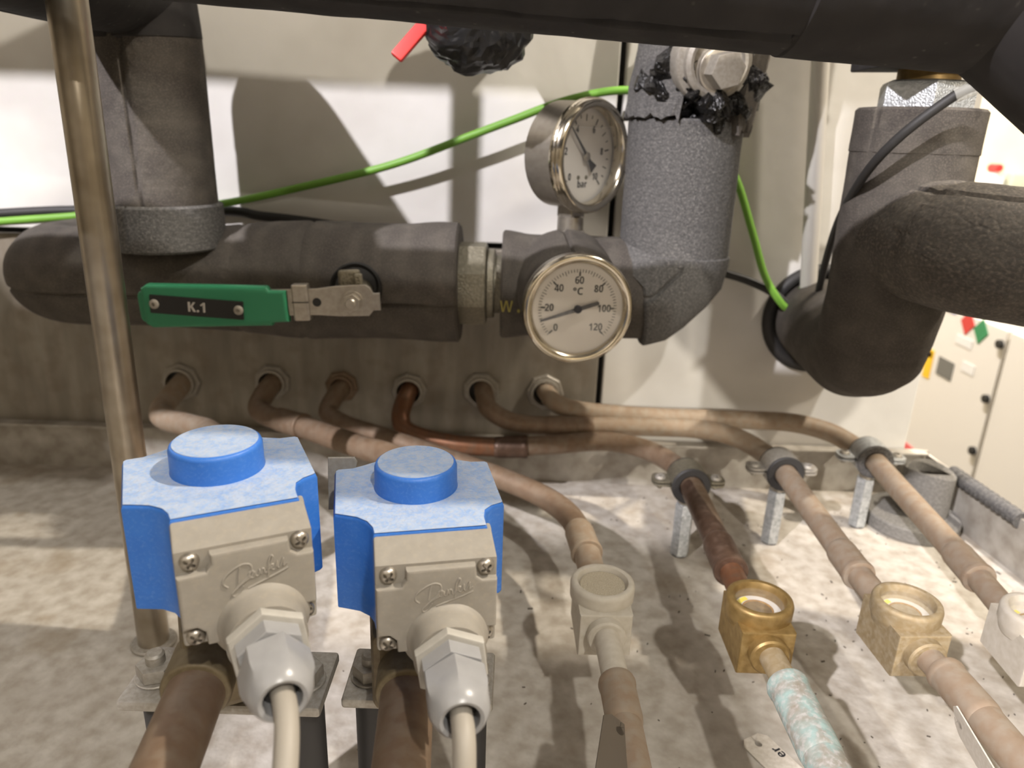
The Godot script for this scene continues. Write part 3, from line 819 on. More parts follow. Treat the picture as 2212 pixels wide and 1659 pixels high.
func handle_valve() -> void:
	var t := thing("lever_handle", "green sleeved steel valve lever with black K.1 plate", "lever", Vector3(-0.1034, 0.1949, -0.47))
	var o := Vector3(-0.1034, 0.1955, -0.458)
	var xf := Transform3D(Basis(Vector3.BACK, 0.045) * Basis(Vector3.UP, 0.02), o)
	var L := func(x: float, y: float, z: float) -> Transform3D: return xf * Transform3D(Basis(), Vector3(x, y, z))
	var mb := MB.new()
	# steel plate: wide at the pivot, stepping down to the tongue under the sleeve
	var pl := PackedVector2Array([Vector2(-0.052, -0.0085), Vector2(-0.022, -0.0085), Vector2(-0.008, -0.0095), Vector2(0.010, -0.0095), Vector2(0.013, -0.0060), Vector2(0.0175, -0.0060), Vector2(0.0175, 0.0050), Vector2(0.0135, 0.0050), Vector2(0.0118, 0.0085), Vector2(0.0092, 0.0105), Vector2(0.002, 0.0105), Vector2(-0.010, 0.0100), Vector2(-0.022, 0.0085), Vector2(-0.052, 0.0085)])
	prism(mb, xf, pl, -0.0015, 0.0015, 0.0004)
	part("lever_plate", mb, M.steel, t, 25.0)
	mb = MB.new()
	box(mb, L.call(-0.0325, 0.0, 0.0), Vector3(0.0105, 0.0235, 0.0075), 0.0012)
	part("clip", mb, M.steel, t)
	mb = MB.new()
	box(mb, L.call(-0.0325, 0.0005, 0.0038), Vector3(0.0107, 0.0006, 0.0004), 0.0)
	part("clip_joint", mb, M.black, t)
	mb = MB.new()
	cyl(mb, L.call(-0.0225, 0.0, 0.0013).origin, L.call(-0.0225, 0.0, 0.0018).origin, 0.0028, 20, 0.0001)
	part("painted_plate_hole", mb, M.black, t)  # black disc on the plate, its dark colour stands for a hole
	mb = MB.new()
	prism(mb, xf, ngon(0.0073, 24), 0.0015, 0.0027, 0.0004)
	part("washer", mb, M.steel, t)
	mb = MB.new()
	hexnut(mb, L.call(0, 0, 0.0025), 0.0105, 0.0035, 0.0008, 6, 0.3)
	part("nut", mb, M.steel, t, 25.0)
	mb = MB.new()
	cyl(mb, L.call(0, 0, -0.030).origin, L.call(0, 0, 0.0092).origin, 0.0036, 20)
	part("stem", mb, M.steel, t)
	mb = MB.new()
	box(mb, L.call(-0.003, 0.0125, -0.010), Vector3(0.014, 0.012, 0.006), 0.002)
	box(mb, L.call(0.0035, 0.012, -0.006), Vector3(0.005, 0.009, 0.005), 0.001)
	part("stop_lug", mb, M.nickel, t)
	mb = MB.new()
	var hx := frame(o + Vector3(-0.004, 0.002, -0.030), Vector3(0, 0.35, 1.0))
	lathe(mb, hx, [[0.0175, -0.004], [0.0175, 0.003], [0.016, 0.0045], [0.014, 0.002], [0.0, 0.001]], 36)
	part("foam_opening", mb, M.black, t)
	mb = MB.new()
	cyl(mb, L.call(0, 0, -0.034).origin, L.call(0, 0, -0.012).origin, 0.0085, 24)
	part("packing_gland", mb, M.nickel, t)
	# vinyl sleeve
	mb = MB.new()
	prism(mb, xf, PackedVector2Array([Vector2(-0.132, -0.012), Vector2(-0.128, -0.0145), Vector2(-0.052, -0.0145), Vector2(-0.0515, -0.0125), Vector2(-0.041, -0.0122), Vector2(-0.041, 0.0080), Vector2(-0.0515, 0.0085), Vector2(-0.053, 0.0108), Vector2(-0.128, 0.0135), Vector2(-0.132, 0.011)]), -0.0040, 0.0048, 0.0022)
	part("sleeve", mb, M.green, t, 45.0)
	mb = MB.new()
	prism(mb, L.call(-0.1315, -0.0015, -0.0025), rounded(0.010, 0.021, 0.004, 4), -0.002, 0.0035, 0.0015)
	part("sleeve_tip", mb, M.green, t, 45.0)
	mb = MB.new()
	box(mb, xf * Transform3D(Basis(Vector3.BACK, -0.095), Vector3(-0.0975, -0.0012, 0.0052)), Vector3(0.0585, 0.0118, 0.0012), 0.0005)
	var plate := part("name_plate", mb, M.black, t, 38.0, "black plate engraved K.1")
	letters("engraving", "K.1", xf * Transform3D(Basis(Vector3.BACK, -0.08), Vector3(-0.0972, -0.0012, 0.0060)), 0.0062, M.engraved, plate, 0.0003)
	for s in [-1, 1]:
		mb = MB.new()
		var rv: Transform3D = L.call(-0.0975 + s * 0.0262, -0.0010 - s * 0.0024, 0.0057)
		lathe(mb, rv, [[0.0031, 0], [0.0030, 0.0008], [0.0022, 0.0015], [0.0011, 0.0016], [0.0009, 0.0006], [0.0, 0.0006]], 20)
		part("rivet", mb, M.steel_dusty, plate)

func dials() -> void:
	# thermometer on its foam clad pocket
	var n := Vector3(sin(0.13), 0.0, cos(0.13))
	var ctr := Vector3(0.0403, 0.1964, -0.45)
	var t := thing("dial_thermometer", "round white dial thermometer reading about eleven degrees Celsius", "thermometer", ctr - n * 0.05)
	var xf := frame(ctr, n)
	var mb := MB.new()
	var cone := []
	for i in 8: cone.append(Vector3(0.0365, 0.1990, -0.53).lerp(ctr - n * 0.0185, i / 7.0))
	mb = sleeve([Vector3(0.0345, 0.2005, -0.522), ctr - n * 0.0175], 0.0335, 0.06, [], 0.012, 31, Vector3.UP, func(s: float, _th: float) -> float: return lerpf(1.12, 0.98, s / 0.055))
	part("foam_sleeve", mb, M.foam, t)
	mb = MB.new()
	lathe(mb, xf, [[0.030, -0.0185], [0.0336, -0.0165], [0.0340, -0.0050]], 64, true, false)
	part("case", mb, M.steel, t)
	mb = MB.new()
	lathe(mb, xf, [[0.0340, -0.0075], [0.0350, -0.0068], [0.0352, -0.0012], [0.0344, 0.0006], [0.0325, 0.0012], [0.0305, 0.0004], [0.0294, -0.0014], [0.0290, -0.0030]], 72, false, false)
	part("bezel", mb, M.polished, t, 60.0)
	mb = MB.new()
	lathe(mb, xf, [[0.0335, -0.0042], [0.0335, -0.0036], [0.0, -0.0036]], 64, true, false)
	var dial := part("dial_plate", mb, M.dial, t)
	mb = MB.new()
	for i in 61:
		var v := i * 2
		var ang := deg_to_rad(222.0 - v * 2.2125)
		var major := v % 20 == 0
		var mid := v % 10 == 0
		var r0 := 0.0212 if major else 0.0222 if mid else 0.0232
		var d := Vector2(cos(ang), sin(ang))
		box(mb, xf * Transform3D(Basis(Vector3.BACK, ang), Vector3(d.x * (r0 + 0.0252) / 2, d.y * (r0 + 0.0252) / 2, -0.00345)), Vector3(0.0252 - r0, 0.00036, 0.0002), 0.0)
		if major: box(mb, xf * Transform3D(Basis(Vector3.BACK, ang), Vector3(d.x * 0.0222, d.y * 0.0222, -0.00343)), Vector3(0.0028, 0.0010, 0.0002), 0.0)
	part("scale_marks", mb, M.ink, dial, 5.0)
	for v in range(0, 121, 20):
		var ang := deg_to_rad(222.0 - v * 2.2125)
		var q := 0.0182 if v < 90 else 0.0172
		letters("numeral", str(v), xf * Transform3D(Basis(), Vector3(cos(ang) * q, sin(ang) * q, -0.00345)), 0.0044, M.ink, dial, 0.0002, "Droid Sans", 700, 0.86)
	letters("unit_sign", "°C", xf * Transform3D(Basis(), Vector3(-0.0004, 0.0112, -0.00345)), 0.0038, M.ink, dial, 0.0002, "Droid Sans", 600)
	var pa := deg_to_rad(222.0 - 11.0 * 2.2125)
	mb = MB.new()
	var px := xf * Transform3D(Basis(Vector3.BACK, pa), Vector3(0, 0, -0.0022))
	prism(mb, px, PackedVector2Array([Vector2(-0.0135, -0.0012), Vector2(0, -0.0013), Vector2(0.0235, -0.0007), Vector2(0.0248, -0.0008), Vector2(0.0248, 0.0008), Vector2(0.0235, 0.0007), Vector2(0, 0.0013), Vector2(-0.0135, 0.0012), Vector2(-0.0142, 0.0), ]), 0.0, 0.0006)
	lathe(mb, px, [[0.0026, -0.001], [0.0026, 0.0008], [0.0022, 0.0014], [0.0, 0.0015]], 24)
	part("pointer", mb, M.pointer, t)
	mb = MB.new()
	lathe(mb, xf, [[0.0290, -0.0013], [0.0, -0.0013]], 48, false, false)
	part("glass", mb, M.pane, t)
	# pressure gauge on its stem, turned to the right
	n = Vector3(sin(0.80), -0.02, cos(0.80)).normalized()
	ctr = Vector3(0.0500, 0.2868, -0.514)
	var g := thing("pressure_gauge", "steel cased pressure gauge turned to the right above the thermometer", "gauge", Vector3(0.0363, 0.235, -0.53))
	xf = frame(ctr, n)
	mb = MB.new()
	lathe(mb, xf, [[0.033, -0.0325], [0.0352, -0.031], [0.0352, -0.0060]], 64, true, false)
	part("case", mb, M.steel, g)
	mb = MB.new()
	lathe(mb, xf, [[0.0352, -0.0085], [0.0372, -0.0075], [0.0378, -0.0045], [0.0366, -0.0030], [0.0374, -0.0015], [0.0362, 0.0012], [0.0338, 0.0020], [0.0316, 0.0008], [0.0308, -0.0020], [0.0304, -0.0070]], 72, false, false)
	part("bezel", mb, M.polished, g, 50.0)
	mb = MB.new()
	lathe(mb, xf, [[0.0340, -0.0095], [0.0340, -0.0090], [0.0, -0.0090]], 64, true, false)
	dial = part("dial_plate", mb, M.dial, g)
	mb = MB.new()
	for i in 21:
		var ang := deg_to_rad(225.0 - i * 13.5)
		var r0 := 0.0225 if i % 2 == 0 else 0.0245
		box(mb, xf * Transform3D(Basis(Vector3.BACK, ang), Vector3(cos(ang) * (r0 + 0.0268) / 2, sin(ang) * (r0 + 0.0268) / 2, -0.0088)), Vector3(0.0268 - r0, 0.0006 if i % 4 else 0.0009, 0.0002), 0.0)
	part("scale_marks", mb, M.ink, dial, 5.0)
	for v in range(0, 11, 2):
		var ang := deg_to_rad(225.0 - v * 27.0)
		letters("numeral", str(v), xf * Transform3D(Basis(), Vector3(cos(ang) * 0.0192, sin(ang) * 0.0192, -0.0088)), 0.0046, M.ink, dial, 0.0002, "Droid Sans", 600, 0.85)
	letters("unit_sign", "bar", xf * Transform3D(Basis(), Vector3(0.0, -0.0185, -0.0088)), 0.0034, M.ink, dial, 0.0002, "Droid Sans", 600)
	for s in [-1, 1]:
		mb = MB.new()
		lathe(mb, xf * Transform3D(Basis(), Vector3(s * 0.0042, -0.0140, -0.0090)), [[0.0015, 0], [0.0012, 0.0006], [0.0, 0.0007]], 14)
		part("dial_rivet", mb, M.nickel, dial)
	pa = deg_to_rad(134.0)
	px = xf * Transform3D(Basis(Vector3.BACK, pa), Vector3(0, 0, -0.0062))
	mb = MB.new()
	prism(mb, px, PackedVector2Array([Vector2(-0.0115, -0.0034), Vector2(-0.0045, -0.0012), Vector2(0, -0.0011), Vector2(0.0260, -0.0002), Vector2(0.0260, 0.0002), Vector2(0, 0.0011), Vector2(-0.0045, 0.0012), Vector2(-0.0115, 0.0034)]), 0.0, 0.0006)
	part("pointer", mb, M.ink, g)
	mb = MB.new()
	lathe(mb, px, [[0.0027, -0.001], [0.0027, 0.0010], [0.0020, 0.0014], [0.0, 0.0014]], 24)
	part("pointer_hub", mb, M.steel, g)
	mb = MB.new()
	lathe(mb, xf, [[0.0306, -0.0030], [0.0, -0.0030]], 48, false, false)
	part("glass", mb, M.pane, g)
	mb = MB.new()
	box(mb, xf * Transform3D(Basis(), Vector3(0, 0.0185, -0.0062)), Vector3(0.0455, 0.0004, 0.0040), 0.0)
	part("filling_line", mb, M.clear, g)
	mb = MB.new()
	var st := Vector3(0.0375, 0.0, -0.5285)
	cyl(mb, Vector3(st.x, 0.222, st.z), Vector3(st.x, 0.2465, st.z), 0.0092, 28)
	cyl(mb, Vector3(st.x, 0.2330, st.z), Vector3(st.x, 0.2365, st.z), 0.0102, 28)
	part("adapter", mb, M.steel, g)
	mb = MB.new()
	box(mb, Transform3D(Basis(Vector3.UP, 0.75), Vector3(st.x, 0.2510, st.z)), Vector3(0.0140, 0.0115, 0.0140), 0.001)
	part("square_stem", mb, M.steel, g)

func tubepart(pts: Array, r: float, mat: Material, parent: Node3D, called := "tube", n := 28) -> void:
	var mb := MB.new()
	tube(mb, pts, r, n, null, Vector3.UP, minf(0.0008, r * 0.2))
	part(called, mb, mat, parent, 50.0)

# belled coupling: a wider sleeve with a solder rim, from a to b
func coupling(a: Vector3, b: Vector3, r: float, mat: Material, parent: Node3D) -> void:
	var mb := MB.new()
	var h := a.distance_to(b)
	lathe(mb, frame(a, b - a), [[r * 0.8, -0.002], [r * 0.95, 0.0], [r, 0.003], [r, h - 0.005], [r * 1.05, h - 0.004], [r * 1.07, h - 0.002], [r * 1.02, h - 0.0004], [r * 0.85, h]], 28)
	part("coupling", mb, mat, parent, 40.0)

func copper_lines() -> void:
	var t := thing("copper_pipe", "dusty brown copper pipe from the leftmost wall hole to the first solenoid valve", "pipe", Vector3(-0.25, 0.08, -0.55))
	tubepart(spline([Vector3(-0.2885, 0.0850, -0.6095), Vector3(-0.2905, 0.0800, -0.592), Vector3(-0.2920, 0.0725, -0.568), Vector3(-0.2780, 0.0735, -0.546), Vector3(-0.2480, 0.0775, -0.524), Vector3(-0.2211, 0.0815, -0.500), Vector3(-0.165, 0.100, -0.40), Vector3(-0.118, 0.125, -0.285), Vector3(-0.1030, 0.127, -0.238)], 8), 0.0092, M.copper_dusty, t)
	t = thing("copper_pipe", "copper pipe with a soldered sleeve running to the second solenoid valve", "pipe", Vector3(-0.15, 0.075, -0.53))
	var p2 := spline([Vector3(-0.2085, 0.0880, -0.6095), Vector3(-0.2120, 0.0825, -0.594), Vector3(-0.2140, 0.0740, -0.578), Vector3(-0.2010, 0.0720, -0.563), Vector3(-0.1725, 0.0740, -0.543), Vector3(-0.1400, 0.0765, -0.516), Vector3(-0.1100, 0.0800, -0.490), Vector3(-0.0752, 0.0880, -0.450), Vector3(-0.050, 0.103, -0.36), Vector3(-0.0370, 0.114, -0.258)], 8)
	tubepart(p2, 0.0088, M.copper_brown, t)
	coupling(Vector3(-0.1900, 0.0728, -0.5555), Vector3(-0.1640, 0.0747, -0.5365), 0.0100, M.copper_brown, t)
	# lines to the four sight glasses
	t = thing("copper_pipe", "dusty copper pipe feeding the whitened sight glass", "pipe", Vector3(0.05, 0.062, -0.40))
	tubepart(spline([Vector3(-0.1475, 0.0860, -0.6095), Vector3(-0.1525, 0.0800, -0.594), Vector3(-0.1550, 0.0715, -0.577), Vector3(-0.1380, 0.0675, -0.562), Vector3(-0.1010, 0.0662, -0.540), Vector3(-0.0348, 0.0640, -0.500), Vector3(0.0140, 0.0630, -0.464), Vector3(0.0370, 0.0625, -0.437), Vector3(0.0460, 0.0620, -0.410), Vector3(0.0482, 0.0620, -0.390)], 8), 0.0080, M.copper_brown, t)
	coupling(Vector3(0.0455, 0.0620, -0.412), Vector3(0.0487, 0.0620, -0.383), 0.0092, M.copper_dusty, t)
	tubepart([Vector3(0.0484, 0.0620, -0.390), Vector3(0.0505, 0.0620, -0.345)], 0.0078, M.copper_dusty, t)
	tubepart([Vector3(0.0515, 0.0620, -0.315), Vector3(0.0530, 0.0620, -0.268)], 0.0064, M.cream_dusty, t)
	coupling(Vector3(0.0534, 0.0620, -0.250), Vector3(0.0528, 0.0620, -0.276), 0.0082, M.copper_dusty, t)
	tubepart([Vector3(0.0532, 0.0620, -0.254), Vector3(0.0545, 0.0600, -0.12)], 0.0074, M.copper_dusty, t)
	t = thing("copper_pipe", "bright and dark copper pipe feeding the brass sight glass", "pipe", Vector3(0.131, 0.062, -0.42))
	tubepart(spline([Vector3(-0.0890, 0.0850, -0.6095), Vector3(-0.0925, 0.0780, -0.595), Vector3(-0.0945, 0.0660, -0.583), Vector3(-0.0850, 0.0575, -0.572), Vector3(-0.0500, 0.0535, -0.561), Vector3(-0.0080, 0.0520, -0.560)], 8), 0.0080, M.copper, t)
	coupling(Vector3(-0.0120, 0.0520, -0.560), Vector3(0.0150, 0.0535, -0.560), 0.0092, M.copper_dark, t)
	tubepart(spline([Vector3(-0.0080, 0.0520, -0.560), Vector3(0.0350, 0.0560, -0.560), Vector3(0.0761, 0.0607, -0.560), Vector3(0.1053, 0.0615, -0.548), Vector3(0.1240, 0.0620, -0.522), Vector3(0.1318, 0.0625, -0.488), Vector3(0.1322, 0.0622, -0.430), Vector3(0.1318, 0.0620, -0.400)], 8), 0.0080, M.copper_brown, t)
	tubepart([Vector3(0.1320, 0.0621, -0.475), Vector3(0.1318, 0.0620, -0.398)], 0.0082, M.copper_dark, t)
	coupling(Vector3(0.1318, 0.0620, -0.402), Vector3(0.1316, 0.0620, -0.369), 0.0096, M.copper_dark, t)
	tubepart([Vector3(0.1316, 0.0620, -0.375), Vector3(0.1310, 0.0620, -0.335)], 0.0068, M.copper, t)
	tubepart([Vector3(0.1310, 0.0620, -0.305), Vector3(0.1325, 0.0620, -0.268)], 0.0062, M.brass_dusty, t)
	coupling(Vector3(0.1330, 0.0612, -0.236), Vector3(0.1322, 0.0620, -0.278), 0.0092, M.verdigris, t)
	tubepart([Vector3(0.1328, 0.0614, -0.245), Vector3(0.1350, 0.0590, -0.12)], 0.0086, M.verdigris, t)
	t = thing("copper_pipe", "dusty copper pipe feeding the sight glass between brass and cream ones", "pipe", Vector3(0.207, 0.062, -0.42))
	tubepart(spline([Vector3(-0.0255, 0.0885, -0.6095), Vector3(-0.0235, 0.0840, -0.597), Vector3(-0.0185, 0.0770, -0.583), Vector3(0.0000, 0.0695, -0.575), Vector3(0.0302, 0.0667, -0.575), Vector3(0.0700, 0.0680, -0.575)], 8), 0.0080, M.copper_brown, t)
	coupling(Vector3(0.0300, 0.0667, -0.575), Vector3(0.0560, 0.0674, -0.575), 0.0088, M.copper_brown, t)
	tubepart(spline([Vector3(0.0500, 0.0672, -0.575), Vector3(0.1163, 0.0689, -0.575), Vector3(0.1600, 0.0690, -0.573), Vector3(0.1880, 0.0675, -0.560), Vector3(0.2030, 0.0650, -0.536), Vector3(0.2080, 0.0640, -0.511), Vector3(0.2075, 0.0630, -0.45), Vector3(0.2066, 0.0620, -0.372)], 8), 0.0080, M.copper_dusty, t)
	coupling(Vector3(0.2068, 0.0620, -0.398), Vector3(0.2064, 0.0620, -0.369), 0.0090, M.copper_dusty, t)
	tubepart([Vector3(0.2066, 0.0620, -0.375), Vector3(0.2074, 0.0620, -0.335)], 0.0072, M.copper_dusty, t)
	tubepart([Vector3(0.2080, 0.0620, -0.310), Vector3(0.2125, 0.0620, -0.275)], 0.0064, M.copper_dusty, t)
	coupling(Vector3(0.2136, 0.0620, -0.260), Vector3(0.2118, 0.0620, -0.290), 0.0086, M.copper_dusty, t)
	tubepart([Vector3(0.2134, 0.0620, -0.264), Vector3(0.2200, 0.0600, -0.12)], 0.0078, M.copper_dusty, t)
	t = thing("copper_pipe", "rightmost copper pipe feeding the cream sight glass at the picture edge", "pipe", Vector3(0.283, 0.062, -0.46))
	tubepart(spline([Vector3(0.0290, 0.0880, -0.6095), Vector3(0.0315, 0.0865, -0.599), Vector3(0.0395, 0.0820, -0.588), Vector3(0.0617, 0.0774, -0.585), Vector3(0.1175, 0.0743, -0.585), Vector3(0.2000, 0.0742, -0.585), Vector3(0.2400, 0.0738, -0.583), Vector3(0.2680, 0.0705, -0.573), Vector3(0.2840, 0.0650, -0.558), Vector3(0.2908, 0.0625, -0.5436), Vector3(0.2880, 0.0620, -0.50), Vector3(0.2775, 0.0620, -0.374)], 8), 0.0080, M.copper_dusty, t)
	coupling(Vector3(0.2795, 0.0620, -0.400), Vector3(0.2772, 0.0620, -0.370), 0.0090, M.copper_dusty, t)
	tubepart([Vector3(0.2778, 0.0620, -0.376), Vector3(0.2725, 0.0620, -0.330)], 0.0070, M.copper_dusty, t)
	tubepart([Vector3(0.2705, 0.0620, -0.305), Vector3(0.2690, 0.0620, -0.12)], 0.0070, M.copper_dusty, t)
	# solder lump on the bright pipe
	# sight glasses
	sight_glass(Vector3(0.0512, 0.0620, -0.330), 0.03, M.cream_dusty, M.cream_dusty, true, "sight glass whitened all over, its window covered in dust")
	sight_glass(Vector3(0.1308, 0.0620, -0.320), 0.0, M.brass, M.brass, false, "polished brass sight glass with amber window")
	sight_glass(Vector3(0.2078, 0.0620, -0.322), 0.06, M.brass_dusty, M.brass_dusty, false, "dusty brass sight glass right of the polished one")
	sight_glass(Vector3(0.2715, 0.0620, -0.316), -0.05, M.cream_dusty, M.cream_dusty, false, "cream sight glass cut off by the right picture edge")
	# pipe clips on hexagonal standoffs
	clamp_on(Vector3(0.1318, 0.0625, -0.488), Vector3(0.02, 0.0, 1.0), M.nickel, "pipe clamp with lug on the left, holding the bright copper pipe")
	clamp_on(Vector3(0.2080, 0.0640, -0.511), Vector3(0.0, 0.0, 1.0), M.steel_dusty, "middle pipe clamp of three on hexagonal standoffs")
	clamp_on(Vector3(0.2906, 0.0625, -0.5420), Vector3(-0.06, 0.0, 1.0), M.zinc, "pipe clamp next to the rolled foam piece")

func sight_glass(o: Vector3, yaw: float, mat: Material, capmat: Material, covered: bool, label: String) -> void:
	var t := thing("sight_glass", label, "sight glass", o, 0.0)
	var xf := Transform3D(Basis(Vector3.UP, yaw), o)
	var mb := MB.new()
	prism(mb, xf, PackedVector2Array([Vector2(-0.0135, -0.0150), Vector2(0.0135, -0.0150), Vector2(0.0135, 0.0095), Vector2(-0.0135, 0.0095)]), -0.0180, 0.0185, 0.0012)
	part("body", mb, mat, t, 25.0)
	mb = MB.new()
	var up := xf * Transform3D(Basis(Vector3.RIGHT, -PI / 2), Vector3(0, 0, -0.001))
	lathe(mb, up, [[0.0150, 0.0030], [0.0158, 0.0060], [0.0168, 0.0085], [0.0170, 0.0150], [0.0164, 0.0168], [0.0150, 0.0176], [0.0134, 0.0172], [0.0128, 0.0160], [0.0122, 0.0140], [0.0118, 0.0095 if not covered else 0.0150]], 56, true, false)
	part("screw_cap", mb, capmat, t, 45.0)
	for s in [-1, 1]:
		mb = MB.new()
		lathe(mb, xf * Transform3D(Basis(Vector3.UP, 0.0 if s > 0 else PI), Vector3(0, -0.001, 0.0180)), [[0.0095, 0.0], [0.0098, 0.0006], [0.0098, 0.0050], [0.0090, 0.0060], [0.0066, 0.0061]], 36)
		part("collar", mb, mat, t, 30.0)
	if covered:
		mb = MB.new()
		lathe(mb, up, [[0.0119, 0.0140], [0.0119, 0.0148], [0.0, 0.0153]], 40, true, false)
		part("dust_cover", mb, M.dust, t, 30.0, "layer of beige dust on the window")
		return
	mb = MB.new()
	lathe(mb, up, [[0.0121, 0.0080], [0.0121, 0.0096], [0.0078, 0.0096]], 40, true, false)
	part("indicator_ring", mb, M.pale_ring, t, 30.0)
	mb = MB.new()
	lathe(mb, up, [[0.0079, 0.0080], [0.0079, 0.0100], [0.0060, 0.0088], [0.0, 0.0083]], 36, true, false)
	part("indicator", mb, M.amber, t, 60.0)
	mb = MB.new()
	var rings := []
	for l in [[0.0086, 0.00965], [0.0086, 0.0099], [0.0112, 0.0099], [0.0112, 0.00965]]:
		var a := []
		for k in 10:
			var th := 1.9 + 0.12 * k
			a.append(up * Vector3(cos(th) * l[0], sin(th) * l[0], l[1]))
		rings.append(mb.ring(a))
	mb.skin(rings, false)
	part("yellow_mark", mb, M.label_yellow, t)
	mb = MB.new()
	lathe(mb, up, [[0.0125, 0.0140], [0.0, 0.0140]], 40, false, false)
	part("glass", mb, M.pane, t)

func clamp_on(o: Vector3, along: Vector3, mat: Material, label: String) -> void:
	var t := thing("pipe_clamp", label, "clamp", Vector3(o.x, 0, o.z), 0.0, "pipe clamps on hexagonal standoffs")
	var xf := frame(o, along)
	var mb := MB.new()
	var band := func(m: MB, r0: float, r1: float, w: float, a0: float, a1: float) -> void:
		var rings := []
		for l in [[r0, -w], [r1 - 0.0004, -w], [r1, -w + 0.0005], [r1, w - 0.0005], [r1 - 0.0004, w], [r0, w], [r0, -w]]:
			var a := []
			for k in 33:
				var th: float = lerpf(a0, a1, k / 32.0)
				a.append(xf * Vector3(cos(th) * l[0], sin(th) * l[0], l[1]))
			rings.append(m.ring(a))
		for i in 6:
			for k in 32: m.quad(rings[i][k], rings[i][k + 1], rings[i + 1][k + 1], rings[i + 1][k])
	band.call(mb, 0.0130, 0.0142, 0.0085, 0.08, PI - 0.08)
	part("upper_band", mb, mat, t, 40.0)
	mb = MB.new()
	band.call(mb, 0.0130, 0.0142, 0.0085, PI + 0.08, TAU - 0.08)
	part("lower_band", mb, mat, t, 40.0)
	mb = MB.new()
	var rings := []
	for l in [[0.0082, -0.0110], [0.0125, -0.0110], [0.0136, -0.0104], [0.0136, -0.0090], [0.0130, -0.0085], [0.0130, 0.0085], [0.0138, 0.0090], [0.0142, 0.0104], [0.0132, 0.0114], [0.0090, 0.0114], [0.0082, 0.0106], [0.0082, -0.0110]]:
		rings.append(mb.ring(circle(xf, l[0], l[1], 40)))
	mb.skin(rings)
	part("rubber_lining", mb, M.rubber if mat != M.zinc else M.foam_grey, t, 40.0)
	for s in [-1, 1]:
		mb = MB.new()
		for h in [0.0010, -0.0010]:
			prism(mb, xf * Transform3D(Basis(Vector3.RIGHT, -PI / 2), Vector3(s * 0.0190, h * 1.3, 0)), rounded(0.0150, 0.0150, 0.0050, 4), -0.0008, 0.0008, 0.0002)
		part("lug", mb, mat, t, 30.0)
		mb = MB.new()
		screwhead(mb, xf * Transform3D(Basis(Vector3.RIGHT, -PI / 2), Vector3(s * 0.0205, 0.0020, 0)), 0.0042, 0.0026)
		cyl(mb, xf * Vector3(s * 0.0205, -0.0065, 0), xf * Vector3(s * 0.0205, 0.0020, 0), 0.0020, 12)
		part("clamp_screw", mb, M.steel_dusty, t)
	mb = MB.new()
	cyl(mb, Vector3(o.x, o.y - 0.0190, o.z), Vector3(o.x, o.y - 0.0135, o.z), 0.0052, 20)
	part("threaded_neck", mb, M.steel, t)
	mb = MB.new()
	prism(mb, frame(Vector3(o.x, 0.0012, o.z), Vector3.UP, Vector3.BACK), ngon(0.0071, 6, 0.1), 0.0, o.y - 0.0195, 0.0006)
	part("hex_standoff", mb, M.zinc, t, 25.0)
	mb = MB.new()
	cyl(mb, Vector3(o.x, 0.0001, o.z), Vector3(o.x, 0.0016, o.z), 0.0060, 20, 0.0003)
	part("foot", mb, M.rubber, t)

# raised script of the maker's mark, as strokes in the frame's xy (unit: width 1)
func script_mark(xf: Transform3D, w: float, mat: Material, parent: Node3D) -> void:
	var strokes := [
		[[0.07, 0.04], [0.02, 0.12], [0.06, 0.22], [0.20, 0.31], [0.36, 0.35], [0.46, 0.31], [0.47, 0.22], [0.40, 0.12], [0.28, 0.03], [0.16, -0.05], [0.10, -0.10], [0.12, -0.15], [0.20, -0.12], [0.28, -0.02]],
		[[0.32, 0.33], [0.27, 0.20], [0.23, 0.06]],
		[[0.28, 0.02], [0.36, 0.06], [0.44, 0.10], [0.48, 0.18], [0.42, 0.17], [0.41, 0.10], [0.46, 0.07], [0.50, 0.16], [0.50, 0.09], [0.54, 0.07], [0.57, 0.17], [0.58, 0.08], [0.61, 0.16], [0.64, 0.15], [0.64, 0.07], [0.68, 0.09]],
		[[0.66, -0.04], [0.69, 0.08], [0.73, 0.24], [0.79, 0.34], [0.81, 0.30], [0.75, 0.20], [0.69, 0.12], [0.74, 0.13]],
		[[0.74, 0.10], [0.79, 0.17], [0.75, 0.18], [0.75, 0.10], [0.80, 0.09], [0.85, 0.21], [0.84, 0.12], [0.86, 0.08], [0.90, 0.13], [0.95, 0.23], [0.94, 0.13], [0.93, 0.09], [0.99, 0.13]],
		[[0.34, -0.09], [0.55, -0.05], [0.78, -0.01], [0.99, 0.04]],
	]
	var mb := MB.new()
	for s in strokes:
		var pts := []
		for p in s: pts.append(Vector3(p[0] - 0.5, p[1] - 0.08, 0) * w)
		var path := []
		for p in spline(pts, 4): path.append(xf * (p as Vector3))
		tube(mb, path, 0.00034, 6, null, xf.basis.z)
	part("raised_script", mb, mat, parent, 60.0)

